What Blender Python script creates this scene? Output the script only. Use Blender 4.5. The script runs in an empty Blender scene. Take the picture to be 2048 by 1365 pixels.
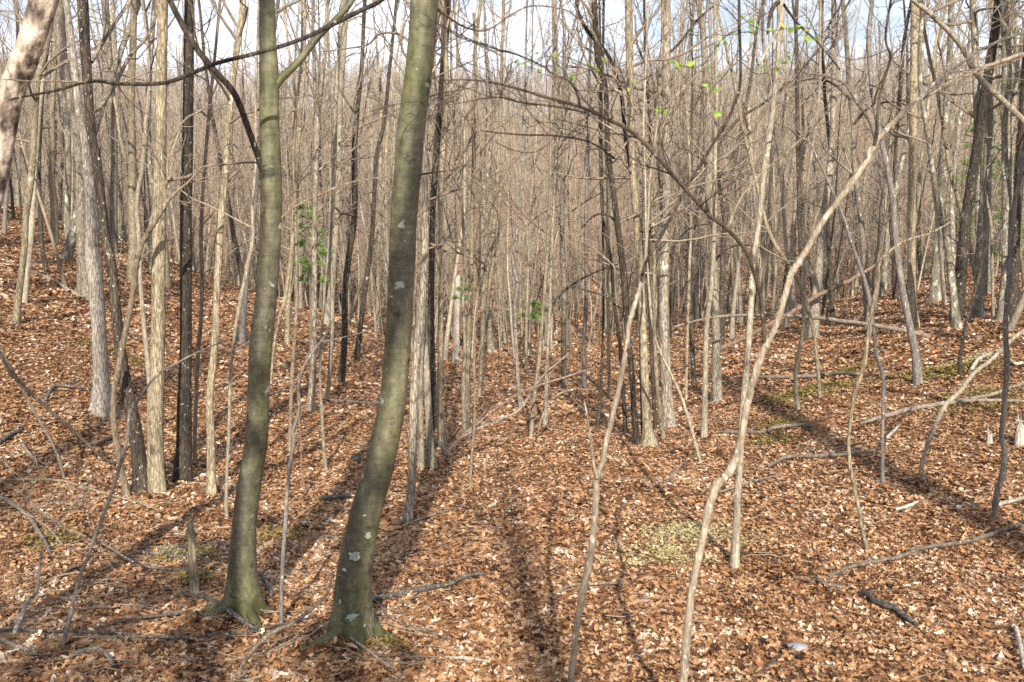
import bpy, math
import numpy as np
from mathutils import Vector

# ------------------------------------------------------------------ camera, world, sun
SC = bpy.context.scene
COL = SC.collection
F_PX, CX, CY = 1991.0, 1024.0, 682.5
PITCH = math.atan((CY - 450.0) / F_PX)
cp, sp = math.cos(PITCH), math.sin(PITCH)

cam_d = bpy.data.cameras.new("camera")
cam = bpy.data.objects.new("camera", cam_d)
COL.objects.link(cam)
cam.location = (0, 0, 0)
cam.rotation_euler = (math.pi / 2 - PITCH, 0, 0)
cam_d.sensor_width = 36
cam_d.lens = 35.0
cam_d.clip_start = 0.05
cam_d.clip_end = 3000
cam_d.dof.use_dof = True
cam_d.dof.focus_distance = 11.0
cam_d.dof.aperture_fstop = 5.6
SC.camera = cam

ELEV, AZ = math.radians(28), math.radians(3)     # sun almost straight behind the camera
SUN = Vector((math.sin(AZ) * math.cos(ELEV), -math.cos(AZ) * math.cos(ELEV), math.sin(ELEV)))
sl = bpy.data.lights.new("sun", 'SUN')
sl.energy = 5.0
sl.angle = math.radians(0.55)
sl.color = (1.0, 0.91, 0.77)
so = bpy.data.objects.new("sun", sl)
COL.objects.link(so)
so.rotation_euler = (-SUN).to_track_quat('-Z', 'Y').to_euler()

world = bpy.data.worlds.new("World")
SC.world = world
world.use_nodes = True
wn, wl = world.node_tree.nodes, world.node_tree.links
wn.clear()
w_out = wn.new('ShaderNodeOutputWorld')
w_bg = wn.new('ShaderNodeBackground')
w_sky = wn.new('ShaderNodeTexSky')
w_sky.sky_type = 'NISHITA'
w_sky.sun_disc = False
w_sky.sun_elevation = ELEV
w_sky.sun_rotation = math.pi - AZ
w_sky.air_density = 1.0
w_sky.dust_density = 1.5
w_tc = wn.new('ShaderNodeTexCoord')
w_map = wn.new('ShaderNodeMapping')
w_map.inputs['Scale'].default_value = (1.6, 1.6, 7.0)
w_n = wn.new('ShaderNodeTexNoise')
w_n.inputs['Scale'].default_value = 2.2
w_n.inputs['Detail'].default_value = 6
w_r = wn.new('ShaderNodeValToRGB')
w_r.color_ramp.elements[0].position = 0.36
w_r.color_ramp.elements[1].position = 0.60
w_r.color_ramp.elements[0].color = (0.25, 0.25, 0.25, 1)
w_r.color_ramp.elements[1].color = (0.95, 0.95, 0.95, 1)
w_mix = wn.new('ShaderNodeMixRGB')
w_mix.inputs['Color2'].default_value = (12.5, 13.2, 14.8, 1)
wl.new(w_tc.outputs['Generated'], w_map.inputs['Vector'])
wl.new(w_map.outputs['Vector'], w_n.inputs['Vector'])
wl.new(w_n.outputs['Fac'], w_r.inputs['Fac'])
wl.new(w_r.outputs['Color'], w_mix.inputs['Fac'])
wl.new(w_sky.outputs['Color'], w_mix.inputs['Color1'])
wl.new(w_mix.outputs['Color'], w_bg.inputs['Color'])
w_bg.inputs['Strength'].default_value = 0.06
wl.new(w_bg.outputs['Background'], w_out.inputs['Surface'])

SC.view_settings.view_transform = 'Standard'
SC.view_settings.look = 'None'
SC.view_settings.gamma = 1
SC.view_settings.exposure = 1.05
SC.render.engine = 'CYCLES'
SC.cycles.max_bounces = 4
SC.cycles.diffuse_bounces = 2
SC.cycles.glossy_bounces = 1
SC.cycles.transparent_max_bounces = 4
SC.cycles.use_denoising = False

# ------------------------------------------------------------------ node helpers / materials
def new_mat(name):
    m = bpy.data.materials.new(name)
    m.use_nodes = True
    nt = m.node_tree
    b = nt.nodes['Principled BSDF']
    b.inputs['Roughness'].default_value = 0.85
    b.inputs['Specular IOR Level'].default_value = 0.2
    return m, nt, b

def N(nt, typ, **kw):
    n = nt.nodes.new(typ)
    for k, v in kw.items():
        if k in n.inputs.keys():
            n.inputs[k].default_value = v
        else:
            setattr(n, k, v)
    return n

def coords(nt, scale):
    tc = nt.nodes.new('ShaderNodeTexCoord')
    mp = nt.nodes.new('ShaderNodeMapping')
    mp.inputs['Scale'].default_value = scale
    nt.links.new(tc.outputs['Object'], mp.inputs['Vector'])
    return mp.outputs['Vector']

def noise(nt, scale, s=1.0, detail=4.0, rough=0.6):
    n = N(nt, 'ShaderNodeTexNoise', Scale=s, Detail=detail, Roughness=rough)
    nt.links.new(coords(nt, scale), n.inputs['Vector'])
    return n.outputs['Fac']

def ramp(nt, fac, stops):
    r = nt.nodes.new('ShaderNodeValToRGB')
    els = r.color_ramp.elements
    while len(els) < len(stops):
        els.new(0.5)
    for e, (p, c) in zip(els, stops):
        e.position = p
        e.color = (*c, 1) if not isinstance(c, (int, float)) else (c, c, c, 1)
    nt.links.new(fac, r.inputs['Fac'])
    return r.outputs['Color']

def mixc(nt, fac, a, b, mode='MIX'):
    m = nt.nodes.new('ShaderNodeMixRGB')
    m.blend_type = mode
    for v, s in ((fac, 'Fac'), (a, 'Color1'), (b, 'Color2')):
        if isinstance(v, tuple):
            m.inputs[s].default_value = (*v, 1)
        elif isinstance(v, (int, float)):
            m.inputs[s].default_value = v
        else:
            nt.links.new(v, m.inputs[s])
    return m.outputs['Color']

def bark(name, c1, c2, f=14.0, furrow=0.6, lich=0.0, lcol=(0.42, 0.47, 0.38), var=0.25, bump=0.6, rough=0.85):
    """Furrowed bark: streaks stretched along z, dark fissures, patches of lichen."""
    m, nt, b = new_mat(name)
    col = ramp(nt, noise(nt, (f, f, f * 0.14), 1.0, 6, 0.65), [(0.32, c1), (0.68, c2)])
    big = noise(nt, (1.3, 1.3, 0.5), 1.0, 3)
    col = mixc(nt, 0.55, col, ramp(nt, big, [(0.3, 0.55), (0.7, 1.25)]), 'MULTIPLY')
    v = N(nt, 'ShaderNodeTexVoronoi', Scale=1.0)
    v.feature = 'DISTANCE_TO_EDGE'
    cw = coords(nt, (f * 2.6, f * 2.6, f * 0.42))
    ns = N(nt, 'ShaderNodeTexNoise', Scale=1.3, Detail=2.0)
    nt.links.new(cw, ns.inputs['Vector'])
    wv = mixc(nt, 0.35, cw, ns.outputs['Color'], 'ADD')
    nt.links.new(wv, v.inputs['Vector'])
    fis = ramp(nt, v.outputs['Distance'], [(0.0, 1 - furrow), (0.16, 1.0)])
    col = mixc(nt, 1.0, col, fis, 'MULTIPLY')
    if furrow > 0.05:
        col = mixc(nt, 0.85, col, ramp(nt, noise(nt, (45, 45, 20), 1.0, 5, 0.75), [(0.33, 0.45), (0.66, 1.45)]), 'MULTIPLY')
        sc_ = ramp(nt, noise(nt, (6, 6, 3.5), 1.0, 4, 0.6), [(0.30, 0.35), (0.38, 1.0)])
        col = mixc(nt, 1.0, col, sc_, 'MULTIPLY')
        sk = ramp(nt, noise(nt, (38, 38, 30), 1.0, 2, 0.5), [(0.66, 0.0), (0.72, 0.7)])
        col = mixc(nt, sk, col, (0.45, 0.44, 0.37))
    if lich > 0:
        ln = noise(nt, (9, 9, 4.5), 1.0, 7, 0.7)
        lf = ramp(nt, ln, [(0.66 - 0.16 * lich, 0.0), (0.70 - 0.14 * lich, 0.85)])
        col = mixc(nt, lf, col, lcol)
    oi = nt.nodes.new('ShaderNodeObjectInfo')
    ov = ramp(nt, oi.outputs['Random'], [(0.0, 1 - var), (1.0, 1 + var)])
    col = mixc(nt, 1.0, col, ov, 'MULTIPLY')
    nt.links.new(col, b.inputs['Base Color'])
    b.inputs['Roughness'].default_value = rough
    bp = N(nt, 'ShaderNodeBump', Strength=bump, Distance=0.012)
    nt.links.new(fis, bp.inputs['Height'])
    nt.links.new(bp.outputs['Normal'], b.inputs['Normal'])
    return m

def smooth_bark(name):
    """Grey-olive smooth bark: faint rings and blotches, pale flecks, ragged lichen, moss at the foot."""
    m, nt, b = new_mat(name)
    col = ramp(nt, noise(nt, (7, 7, 2.0), 1.0, 6, 0.62), [(0.30, (0.036, 0.033, 0.024)), (0.50, (0.080, 0.073, 0.048)), (0.70, (0.165, 0.152, 0.110))])
    green = ramp(nt, noise(nt, (3.5, 3.5, 0.9), 1.0, 4), [(0.46, 0.0), (0.68, 0.7)])
    col = mixc(nt, green, col, (0.085, 0.092, 0.024))
    rings = noise(nt, (6, 6, 48), 1.0, 4, 0.7)
    col = mixc(nt, 0.55, col, ramp(nt, rings, [(0.3, 0.6), (0.7, 1.35)]), 'MULTIPLY')
    col = mixc(nt, 0.9, col, ramp(nt, noise(nt, (22, 22, 14), 1.0, 6, 0.72), [(0.34, 0.42), (0.66, 1.5)]), 'MULTIPLY')
    scar = ramp(nt, noise(nt, (7, 7, 12), 1.0, 3, 0.5), [(0.30, 0.25), (0.36, 1.0)])
    col = mixc(nt, 1.0, col, scar, 'MULTIPLY')
    # pale flecks, ragged patches
    fl = ramp(nt, noise(nt, (34, 34, 60), 1.0, 3, 0.6), [(0.70, 0.0), (0.74, 0.75)])
    col = mixc(nt, fl, col, (0.36, 0.36, 0.30))
    li = ramp(nt, noise(nt, (8, 8, 10), 1.0, 5, 0.55), [(0.675, 0.0), (0.70, 0.85)])
    col = mixc(nt, li, col, (0.30, 0.35, 0.29))
    # moss creeping up from the foot
    tc = nt.nodes.new('ShaderNodeTexCoord'); sx = nt.nodes.new('ShaderNodeSeparateXYZ')
    nt.links.new(tc.outputs['Object'], sx.inputs[0])
    ma = nt.nodes.new('ShaderNodeMath'); ma.operation = 'MULTIPLY_ADD'; ma.inputs[1].default_value = -1.6; ma.inputs[2].default_value = 0.42
    nt.links.new(sx.outputs[2], ma.inputs[0])
    mb = nt.nodes.new('ShaderNodeMath'); mb.operation = 'ADD'
    nt.links.new(ma.outputs[0], mb.inputs[0]); nt.links.new(noise(nt, (9, 9, 9), 1.0, 6, 0.7), mb.inputs[1])
    mo = ramp(nt, mb.outputs[0], [(0.72, 0.0), (0.90, 0.85)])
    col = mixc(nt, mo, col, (0.050, 0.052, 0.014))
    nt.links.new(col, b.inputs['Base Color'])
    b.inputs['Roughness'].default_value = 0.6
    b.inputs['Specular IOR Level'].default_value = 0.35
    bp = N(nt, 'ShaderNodeBump', Strength=0.8, Distance=0.008)
    nt.links.new(mixc(nt, 0.5, rings, noise(nt, (26, 26, 9), 1.0, 6, 0.7)), bp.inputs['Height'])
    nt.links.new(bp.outputs['Normal'], b.inputs['Normal'])
    return m

def flaky_bark():
    """Cream inner bark showing between dark curling plates."""
    m, nt, b = new_mat("flaking_bark")
    pl = noise(nt, (13, 13, 9), 1.0, 5, 0.55)
    col = ramp(nt, pl, [(0.38, (0.035, 0.026, 0.022)), (0.46, (0.13, 0.10, 0.08)), (0.53, (0.30, 0.25, 0.205)), (0.70, (0.48, 0.42, 0.35))])
    col = mixc(nt, 0.8, col, ramp(nt, noise(nt, (50, 50, 30), 1.0, 5, 0.8), [(0.3, 0.55), (0.7, 1.35)]), 'MULTIPLY')
    nt.links.new(col, b.inputs['Base Color'])
    bp = N(nt, 'ShaderNodeBump', Strength=1.0, Distance=0.03)
    nt.links.new(pl, bp.inputs['Height']); nt.links.new(bp.outputs['Normal'], b.inputs['Normal'])
    return m

M = {}
M['smooth'] = smooth_bark("smooth_bark")
M['oak'] = bark("grey_furrowed_bark", (0.14, 0.12, 0.095), (0.33, 0.285, 0.225), 16, 0.6, 0.25)
M['white'] = bark("pale_bark", (0.18, 0.16, 0.14), (0.34, 0.305, 0.265), 16, 0.55, 0.1)
M['tan'] = bark("tan_bark", (0.16, 0.132, 0.09), (0.35, 0.295, 0.20), 18, 0.5, 0.2)
M['pale'] = bark("pale_stem_bark", (0.205, 0.178, 0.135), (0.365, 0.32, 0.245), 22, 0.35, 0.2)
M['dark'] = bark("dark_bark", (0.026, 0.021, 0.017), (0.095, 0.075, 0.056), 16, 0.6, 0.12, (0.34, 0.34, 0.28))
M['black'] = bark("black_bark", (0.010, 0.010, 0.010), (0.035, 0.032, 0.030), 16, 0.4)
M['lichen'] = bark("lichened_bark", (0.14, 0.12, 0.09), (0.28, 0.25, 0.20), 15, 0.55, 0.75, (0.42, 0.45, 0.37))
M['brown'] = bark("brown_sapling_bark", (0.13, 0.10, 0.07), (0.26, 0.21, 0.15), 26, 0.3, 0.1)
M['bough'] = bark('dark_brown_bough_bark', (0.06, 0.045, 0.035), (0.15, 0.115, 0.085), 26, 0.25, 0.1)
M['grey'] = bark("grey_sapling_bark", (0.09, 0.082, 0.075), (0.19, 0.17, 0.155), 26, 0.3, 0.1)
M['sap'] = bark("near_sapling_bark", (0.17, 0.14, 0.105), (0.31, 0.26, 0.195), 26, 0.25, 0.2, (0.48, 0.48, 0.44))
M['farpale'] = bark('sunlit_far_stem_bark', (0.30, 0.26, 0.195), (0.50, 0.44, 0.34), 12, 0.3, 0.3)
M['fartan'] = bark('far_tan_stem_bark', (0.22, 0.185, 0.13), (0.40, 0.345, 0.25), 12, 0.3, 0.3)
M['fartwig'] = bark('far_twig_bark', (0.28, 0.225, 0.175), (0.47, 0.385, 0.305), 30, 0.0, 0, bump=0.0)  # twig colour lightened in place of missing sunlight and haze
M['twig'] = bark("twig_bark", (0.12, 0.095, 0.072), (0.28, 0.225, 0.17), 30, 0.0, 0, bump=0.0)
M['twigd'] = bark("dark_twig_bark", (0.035, 0.027, 0.022), (0.085, 0.068, 0.055), 30, 0.0, 0, bump=0.0)  # shade on the near twigs is put into this dark colour
M['flaky'] = flaky_bark()
M['dead'] = bark("dead_wood", (0.115, 0.095, 0.077), (0.28, 0.235, 0.19), 20, 0.35, 0.1)
M['bleach'] = bark("bleached_wood", (0.30, 0.27, 0.22), (0.55, 0.50, 0.43), 20, 0.4)
M['wetdead'] = bark("dark_dead_wood", (0.05, 0.045, 0.042), (0.16, 0.14, 0.125), 22, 0.4, 0.2)
M['reddead'] = bark("reddish_dead_wood", (0.13, 0.085, 0.06), (0.29, 0.20, 0.145), 22, 0.4)

def leafy(name, stops, rough=0.8, transl=0.0, drift=False):
    m, nt, b = new_mat(name)
    g = nt.nodes.new('ShaderNodeNewGeometry')
    fac = g.outputs['Random Per Island']
    if drift:      # paler and darker kinds of leaf lie in drifts
        dn = mixc(nt, 0.5, noise(nt, (0.9, 0.9, 0.9), 1, 3), noise(nt, (4, 4, 4), 1, 3))
        d2 = ramp(nt, dn, [(0.36, 0.0), (0.64, 0.42)])
        fac = mixc(nt, 1.0, mixc(nt, 1.0, fac, d2, 'ADD'), (0.21, 0.21, 0.21), 'SUBTRACT')
    col = ramp(nt, fac, stops)
    nt.links.new(col, b.inputs['Base Color'])
    b.inputs['Roughness'].default_value = rough
    if transl:
        t = nt.nodes.new('ShaderNodeBsdfTranslucent')
        nt.links.new(col, t.inputs['Color'])
        mx = nt.nodes.new('ShaderNodeMixShader')
        mx.inputs[0].default_value = transl
        nt.links.new(b.outputs[0], mx.inputs[1])
        nt.links.new(t.outputs[0], mx.inputs[2])
        nt.links.new(mx.outputs[0], nt.nodes['Material Output'].inputs['Surface'])
    return m

LEAFC = [(0.0, (0.030, 0.016, 0.011)), (0.15, (0.10, 0.047, 0.025)), (0.32, (0.205, 0.096, 0.042)), (0.50, (0.30, 0.152, 0.068)),  # darkest stops stand in for shaded gaps between the leaves
         (0.68, (0.37, 0.208, 0.106)), (0.86, (0.43, 0.275, 0.160)), (0.96, (0.51, 0.38, 0.26)), (1.0, (0.62, 0.52, 0.42))]
M['mint'] = bark('mint_lichen', (0.20, 0.27, 0.22), (0.42, 0.50, 0.43), 60, 0.0, 0)
M['litter'] = leafy("dry_oak_leaves", LEAFC, 0.75, 0.18, drift=True)
M['green'] = leafy("fresh_green_leaves", [(0, (0.20, 0.32, 0.03)), (1, (0.40, 0.54, 0.09))], 0.5, 0.5)
M['pine'] = leafy("pine_needles", [(0, (0.08, 0.15, 0.03)), (0.5, (0.15, 0.27, 0.05)), (1, (0.26, 0.38, 0.09))], 0.6, 0.3)
M['moss'] = leafy("moss_tufts", [(0, (0.07, 0.055, 0.02)), (0.6, (0.16, 0.125, 0.035)), (1, (0.26, 0.20, 0.06))], 0.9)
M['straw'] = leafy("straw_tufts", [(0, (0.17, 0.14, 0.06)), (0.5, (0.29, 0.25, 0.12)), (1, (0.38, 0.33, 0.19))], 0.9)

def ground_mat():
    m, nt, b = new_mat("leaf_covered_soil")
    v = N(nt, 'ShaderNodeTexVoronoi', Scale=13.0)
    nt.links.new(coords(nt, (1, 1, 1)), v.inputs['Vector'])
    sep = nt.nodes.new('ShaderNodeSeparateColor')
    nt.links.new(v.outputs['Color'], sep.inputs[0])
    near = ramp(nt, sep.outputs[0], LEAFC)
    v2 = N(nt, 'ShaderNodeTexVoronoi', Scale=3.1)
    nt.links.new(coords(nt, (1, 1, 1)), v2.inputs['Vector'])
    sep2 = nt.nodes.new('ShaderNodeSeparateColor')
    nt.links.new(v2.outputs['Color'], sep2.inputs[0])
    col = mixc(nt, 0.5, near, ramp(nt, sep2.outputs[1], LEAFC))
    col = mixc(nt, 0.7, col, ramp(nt, noise(nt, (0.6, 0.6, 0.6), 1, 5), [(0.3, 0.6), (0.7, 1.1)]), 'MULTIPLY')
    nt.links.new(col, b.inputs['Base Color'])
    bp = N(nt, 'ShaderNodeBump', Strength=0.8, Distance=0.05)
    nt.links.new(sep.outputs[1], bp.inputs['Height'])
    nt.links.new(bp.outputs['Normal'], b.inputs['Normal'])
    return m
M['ground'] = ground_mat()

# ------------------------------------------------------------------ terrain
def sstep(a, b, x):
    t = np.clip((x - a) / (b - a), 0, 1)
    return t * t * (3 - 2 * t)

def softp(x, k=1.0):
    return np.logaddexp(0, x / k) * k

ZY = np.array([-60, -20, 0, 5, 10, 20, 30, 38, 45, 60, 100, 160, 225, 260, 330, 600.])
ZZ = np.array([2.0, -0.8, -1.95, -2.2, -2.62, -3.3, -4.15, -4.5, -4.0, -1.9, 4.4, 14.0, 24.0, 24.5, 12, -10.])
_yy = np.linspace(-60, 600, 2641)
_zz = np.interp(_yy, ZY, ZZ)
_k = np.hanning(25); _k /= _k.sum()
_zz = np.convolve(np.pad(_zz, 12, mode='edge'), _k, mode='valid')

def H(x, y):
    x = np.asarray(x, float); y = np.asarray(y, float)
    z = np.interp(y, _yy, _zz)
    r = sstep(4, 14, y) * (1 - sstep(29, 48, y))
    z = z + 0.385 * softp(-x - 2.6, 0.7) * r * np.clip(1.0, 0, 1)
    z = z + 0.235 * softp(x - 2.0, 0.9) * r
    z = z + sstep(48, 140, y) * (0.02 * np.abs(x) * (x < 0) + 0.035 * np.clip(x, 0, 80))
    a = 0.02 + 0.05 * sstep(8, 25, y) + 0.7 * sstep(50, 150, y)
    w = 1.0 / (1.0 + 0.08 * np.maximum(y - 20, 0))
    z = z + a * (np.sin(x * 1.9 * w + 1.3 * np.sin(y * 0.9 * w)) + np.sin(y * 1.5 * w + 1.7 + np.sin(x * 0.8 * w)) * 0.8)
    for ax_, ay_ in ((-1.55, 5.55), (-0.87, 5.2)):      # leaves and soil banked up round the two smooth trunks
        z = z + 0.06 * np.exp(-((x - ax_) ** 2 + (y - ay_) ** 2) / 0.09)
    near = 1 - sstep(20, 40, y)
    z = z + near * 0.012 * (np.sin(x * 6.3 + 2 * np.sin(y * 3.1)) + np.sin(y * 7.1 + x * 2.3))
    return z

def ray(px, py):
    u, v = (px - CX) / F_PX, (py - CY) / F_PX
    return np.array([u, cp - v * sp, -sp - v * cp])

def at(px, py, Y):
    d = ray(px, py)
    return d * (Y / d[1])

def hit(px, py, ymax=70.0):
    """Where the line of sight through a pixel meets the forest floor."""
    d = ray(px, py)
    ys = np.concatenate([np.arange(1.0, 12, 0.02), np.arange(12, ymax, 0.05)])
    P = d[None] * (ys / d[1])[:, None]
    below = P[:, 2] <= H(P[:, 0], P[:, 1])
    i = int(np.argmax(below)) if below.any() else len(ys) - 1
    return P[i]

# ------------------------------------------------------------------ mesh building
def mesh_from(name, V, Q, T=None, mat=None, smooth=True):
    me = bpy.data.meshes.new(name)
    nq = 0 if Q is None else len(Q)
    nt_ = 0 if T is None else len(T)
    me.vertices.add(len(V))
    me.vertices.foreach_set('co', np.ascontiguousarray(V, dtype=np.float32).ravel())
    me.loops.add(nq * 4 + nt_ * 3)
    li = []
    if nq: li.append(np.asarray(Q).ravel())
    if nt_: li.append(np.asarray(T).ravel())
    me.loops.foreach_set('vertex_index', np.concatenate(li).astype(np.int32))
    me.polygons.add(nq + nt_)
    me.polygons.foreach_set('loop_start', np.concatenate([np.arange(nq) * 4, nq * 4 + np.arange(nt_) * 3]).astype(np.int32))
    me.update(calc_edges=True)
    if smooth:
        me.polygons.foreach_set('use_smooth', np.ones(nq + nt_, dtype=bool))
    if mat: me.materials.append(mat)
    return me

def link(name, me, parent=None, **props):
    o = bpy.data.objects.new(name, me)
    COL.objects.link(o)
    if parent: o.parent = parent
    for k, v in props.items():
        if v: o[k] = v
    return o

class Tubes:
    """Collects tapering tubes and turns them into one mesh, batched by (points, sides)."""
    def __init__(s): s.b = {}
    def add(s, P, R, sides=4):
        P = np.asarray(P, float); R = np.asarray(R, float)
        s.b.setdefault((len(P), sides), []).append((P, R))
    def arrays(s, rough=0.0, seed=0):
        Vs, Qs, off = [], [], 0
        rg = np.random.default_rng(seed)
        for (n, k), L in s.b.items():
            P = np.array([a for a, _ in L]); R = np.array([r for _, r in L])
            T = np.gradient(P, axis=1)
            T /= np.linalg.norm(T, axis=2, keepdims=True) + 1e-9
            mean = T.mean(axis=1)
            ref = np.where(np.abs(mean[:, 2:3]) < 0.8, np.array([[0, 0, 1.]]), np.array([[1., 0.1, 0]]))
            U = np.cross(T, ref[:, None, :]); U /= np.linalg.norm(U, axis=2, keepdims=True) + 1e-9
            W = np.cross(T, U)
            a = np.arange(k) * 2 * math.pi / k
            rr = R[:, :, None] * np.ones(k)
            if rough > 0 and k >= 8:
                rr = rr * (1 + rough * rg.standard_normal(rr.shape))
            V = P[:, :, None, :] + (U[:, :, None, :] * np.cos(a)[None, None, :, None] + W[:, :, None, :] * np.sin(a)[None, None, :, None]) * rr[..., None]
            B = len(L)
            base = off + (np.arange(B) * n * k)[:, None, None] + (np.arange(n - 1) * k)[None, :, None]
            j = np.arange(k)[None, None, :]; j2 = (j + 1) % k
            Q = np.stack([base + j, base + j2, base + k + j2, base + k + j], axis=-1).reshape(-1, 4)
            Vs.append(V.reshape(-1, 3)); Qs.append(Q); off += B * n * k
        if not Vs: return np.zeros((0, 3)), np.zeros((0, 4), int)
        return np.concatenate(Vs), np.concatenate(Qs)
    def mesh(s, name, mat, rough=0.0, seed=0):
        V, Q = s.arrays(rough, seed)
        return mesh_from(name, V, Q, None, mat)

def smooth_path(P, W, sub=5):
    """Catmull-Rom through the traced points."""
    P = np.asarray(P, float); W = np.asarray(W, float)
    if len(P) < 2: return P, W
    Pe = np.vstack([2 * P[0] - P[1], P, 2 * P[-1] - P[-2]])
    out, ow = [], []
    for i in range(len(P) - 1):
        p0, p1, p2, p3 = Pe[i:i + 4]
        for t in np.arange(sub) / sub:
            out.append(0.5 * ((2 * p1) + (-p0 + p2) * t + (2 * p0 - 5 * p1 + 4 * p2 - p3) * t * t + (-p0 + 3 * p1 - 3 * p2 + p3) * t ** 3))
            ow.append(W[i] * (1 - t) + W[i + 1] * t)
    out.append(P[-1]); ow.append(W[-1])
    return np.array(out), np.array(ow)

def unit(v): return v / (np.linalg.norm(v) + 1e-9)

def limb(T, rg, p, d, L, r, depth, thick=0.0022, kink=0.22, up=0.10, sides=(5, 4, 3, 3)):
    """A branch that wanders upwards and puts out side twigs, recursively."""
    n = (8, 6, 5, 4)[3 - depth] if depth < 4 else 8
    P = [np.array(p, float)]; D = unit(np.array(d, float)); st = L / (n - 1)
    for i in range(n - 1):
        D = unit(D + kink * rg.standard_normal(3) + np.array([0, 0, up]))
        P.append(P[-1] + D * st)
    P = np.array(P)
    R = np.maximum(r * (1 - np.linspace(0, 1, n) ** 1.2 * 0.85), thick)
    T.add(P, R, sides[3 - depth])
    if depth <= 0 or L < 0.15: return
    k = max(2, int(L * (3.0, 3.2, 3.4)[3 - depth] if depth < 4 else 3)) if L < 4 else int(L * 2.2)
    k = min(k, 9)
    for q in range(k):
        t = rg.uniform(0.2, 0.97)
        i = min(int(t * (n - 1)), n - 2); f = t * (n - 1) - i
        pp = P[i] * (1 - f) + P[i + 1] * f
        dd = unit(P[i + 1] - P[i])
        side = unit(np.cross(dd, rg.standard_normal(3)))
        a = rg.uniform(0.5, 1.0)
        limb(T, rg, pp, dd * math.cos(a) + side * math.sin(a), L * rg.uniform(0.28, 0.55) * (1.15 - 0.5 * t), R[i] * 0.55, depth - 1, thick, kink * 1.1, up)

def grow_crown(T, rg, P, R, z0, hmin, n_br, maxlen=2.6, twig=0.0022, low=0.25):
    """Branches all along a stem above hmin, a few sparse dead ones lower down."""
    seg = np.linalg.norm(np.diff(P, axis=0), axis=1); s = np.concatenate([[0], np.cumsum(seg)])
    hgt = P[:, 2] - z0
    ok = np.where(hgt > hmin)[0]
    if len(ok) < 2: return
    s0, s1 = s[ok[0]], s[-1]
    for q in range(n_br):
        u = rg.uniform(0, 1) ** 0.8
        ss = s0 + (s1 - s0) * u * 0.99
        i = min(np.searchsorted(s, ss) - 1, len(P) - 2); i = max(i, 0)
        f = (ss - s[i]) / max(seg[i], 1e-6)
        p = P[i] * (1 - f) + P[i + 1] * f; r = R[i] * (1 - f) + R[i + 1] * f
        d = unit(P[i + 1] - P[i]); az = rg.uniform(0, 2 * math.pi)
        hz = np.array([math.cos(az), math.sin(az), 0])
        a = rg.uniform(0.45, 1.15) if u > low else rg.uniform(0.9, 1.5)
        L = maxlen * rg.uniform(0.35, 1.0) * (1.1 - 0.65 * u)
        limb(T, rg, p, d * math.cos(a) + hz * math.sin(a), L, min(r * 0.5, 0.012 + 0.012 * L), 3 if L > 1.2 else 2, twig)

def extend(P, W, rg, zbase, Ht, tip=0.012):
    """Carry a traced stem on upwards to its full height."""
    P = list(P); W = list(W)
    D = unit(P[-1] - P[max(-3, -len(P))]); w = W[-1]
    n = max(2, int((Ht - (P[-1][2] - zbase)) / 0.6))
    if Ht - (P[-1][2] - zbase) < 0.5: return np.array(P), np.array(W)
    for i in range(n):
        D = unit(D * 0.85 + np.array([0, 0, 0.17]) + 0.05 * rg.standard_normal(3))
        P.append(P[-1] + D * 0.6)
        W.append(w + (tip - w) * ((i + 1) / n) ** 1.1)
    return np.array(P), np.array(W)

def flared(P, R, sides, rg, rough=0.03, flare=0.0, lobes=5):
    """A stout trunk as its own lofted mesh: uneven section, root flare that splits into lobes at the foot."""
    P = np.asarray(P, float); n, k = len(P), sides
    T = np.gradient(P, axis=0); T /= np.linalg.norm(T, axis=1, keepdims=True)
    U = np.cross(T, np.array([0., 1, 0])); U /= np.linalg.norm(U, axis=1, keepdims=True)
    W = np.cross(T, U)
    a = np.arange(k) * 2 * math.pi / k
    s = np.concatenate([[0], np.cumsum(np.linalg.norm(np.diff(P, axis=0), axis=1))])
    rr = R[:, None] * np.ones(k)
    ph = rg.uniform(0, 6, 6)
    for q, (m_, fz) in enumerate(((2, 1.1), (3, 2.3), (5, 3.9), (7, 9.0))):
        rr = rr * (1 + rough * (1.0, .8, .5, .35)[q] * np.sin(m_ * a[None] + ph[q] + fz * s[:, None] + 1.5 * np.sin(s[:, None] * fz * 0.7)))
    fl = np.exp(-np.maximum(s - 0.1, 0) / 0.11)[:, None]
    rr = rr * (1 + flare * fl * (0.45 + 0.55 * np.cos(lobes * a[None] + ph[4]) + 0.35 * np.cos(2 * a[None] + ph[5])))
    V = P[:, None, :] + U[:, None, :] * (np.cos(a)[None, :, None] * rr[..., None]) + W[:, None, :] * (np.sin(a)[None, :, None] * rr[..., None])
    b = (np.arange(n - 1) * k)[:, None]; j = np.arange(k)[None]; j2 = (j + 1) % k
    Q = np.stack([b + j, b + j2, b + k + j2, b + k + j], -1).reshape(-1, 4)
    return V.reshape(-1, 3), Q

seed_i = [100]
def rng():
    seed_i[0] += 1
    return np.random.default_rng(seed_i[0])

def px_path(pts, Y, lean=0.0, rg=None, jit=0.0, Ys=None):
    """Pixels + widths -> points at the depth of the stem (lean = metres of depth per metre of height)."""
    out, ws = [], []
    z0 = None
    wl_ = pts[0][2] if len(pts[0]) > 2 else 5
    for i, p in enumerate(pts):
        wl_ = p[2] if len(p) > 2 else wl_
        y = Y if Ys is None else Ys[0] + (Ys[1] - Ys[0]) * i / (len(pts) - 1)
        q = at(p[0], p[1], y)
        if z0 is None: z0 = q[2]
        y2 = max(0.8, y + lean * (q[2] - z0) + (rg.normal() * jit if rg is not None and jit and i else 0))
        q = at(p[0], p[1], y2)
        out.append(q); ws.append(wl_ * y2 / F_PX / 2)
    return np.array(out), np.array(ws)

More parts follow.
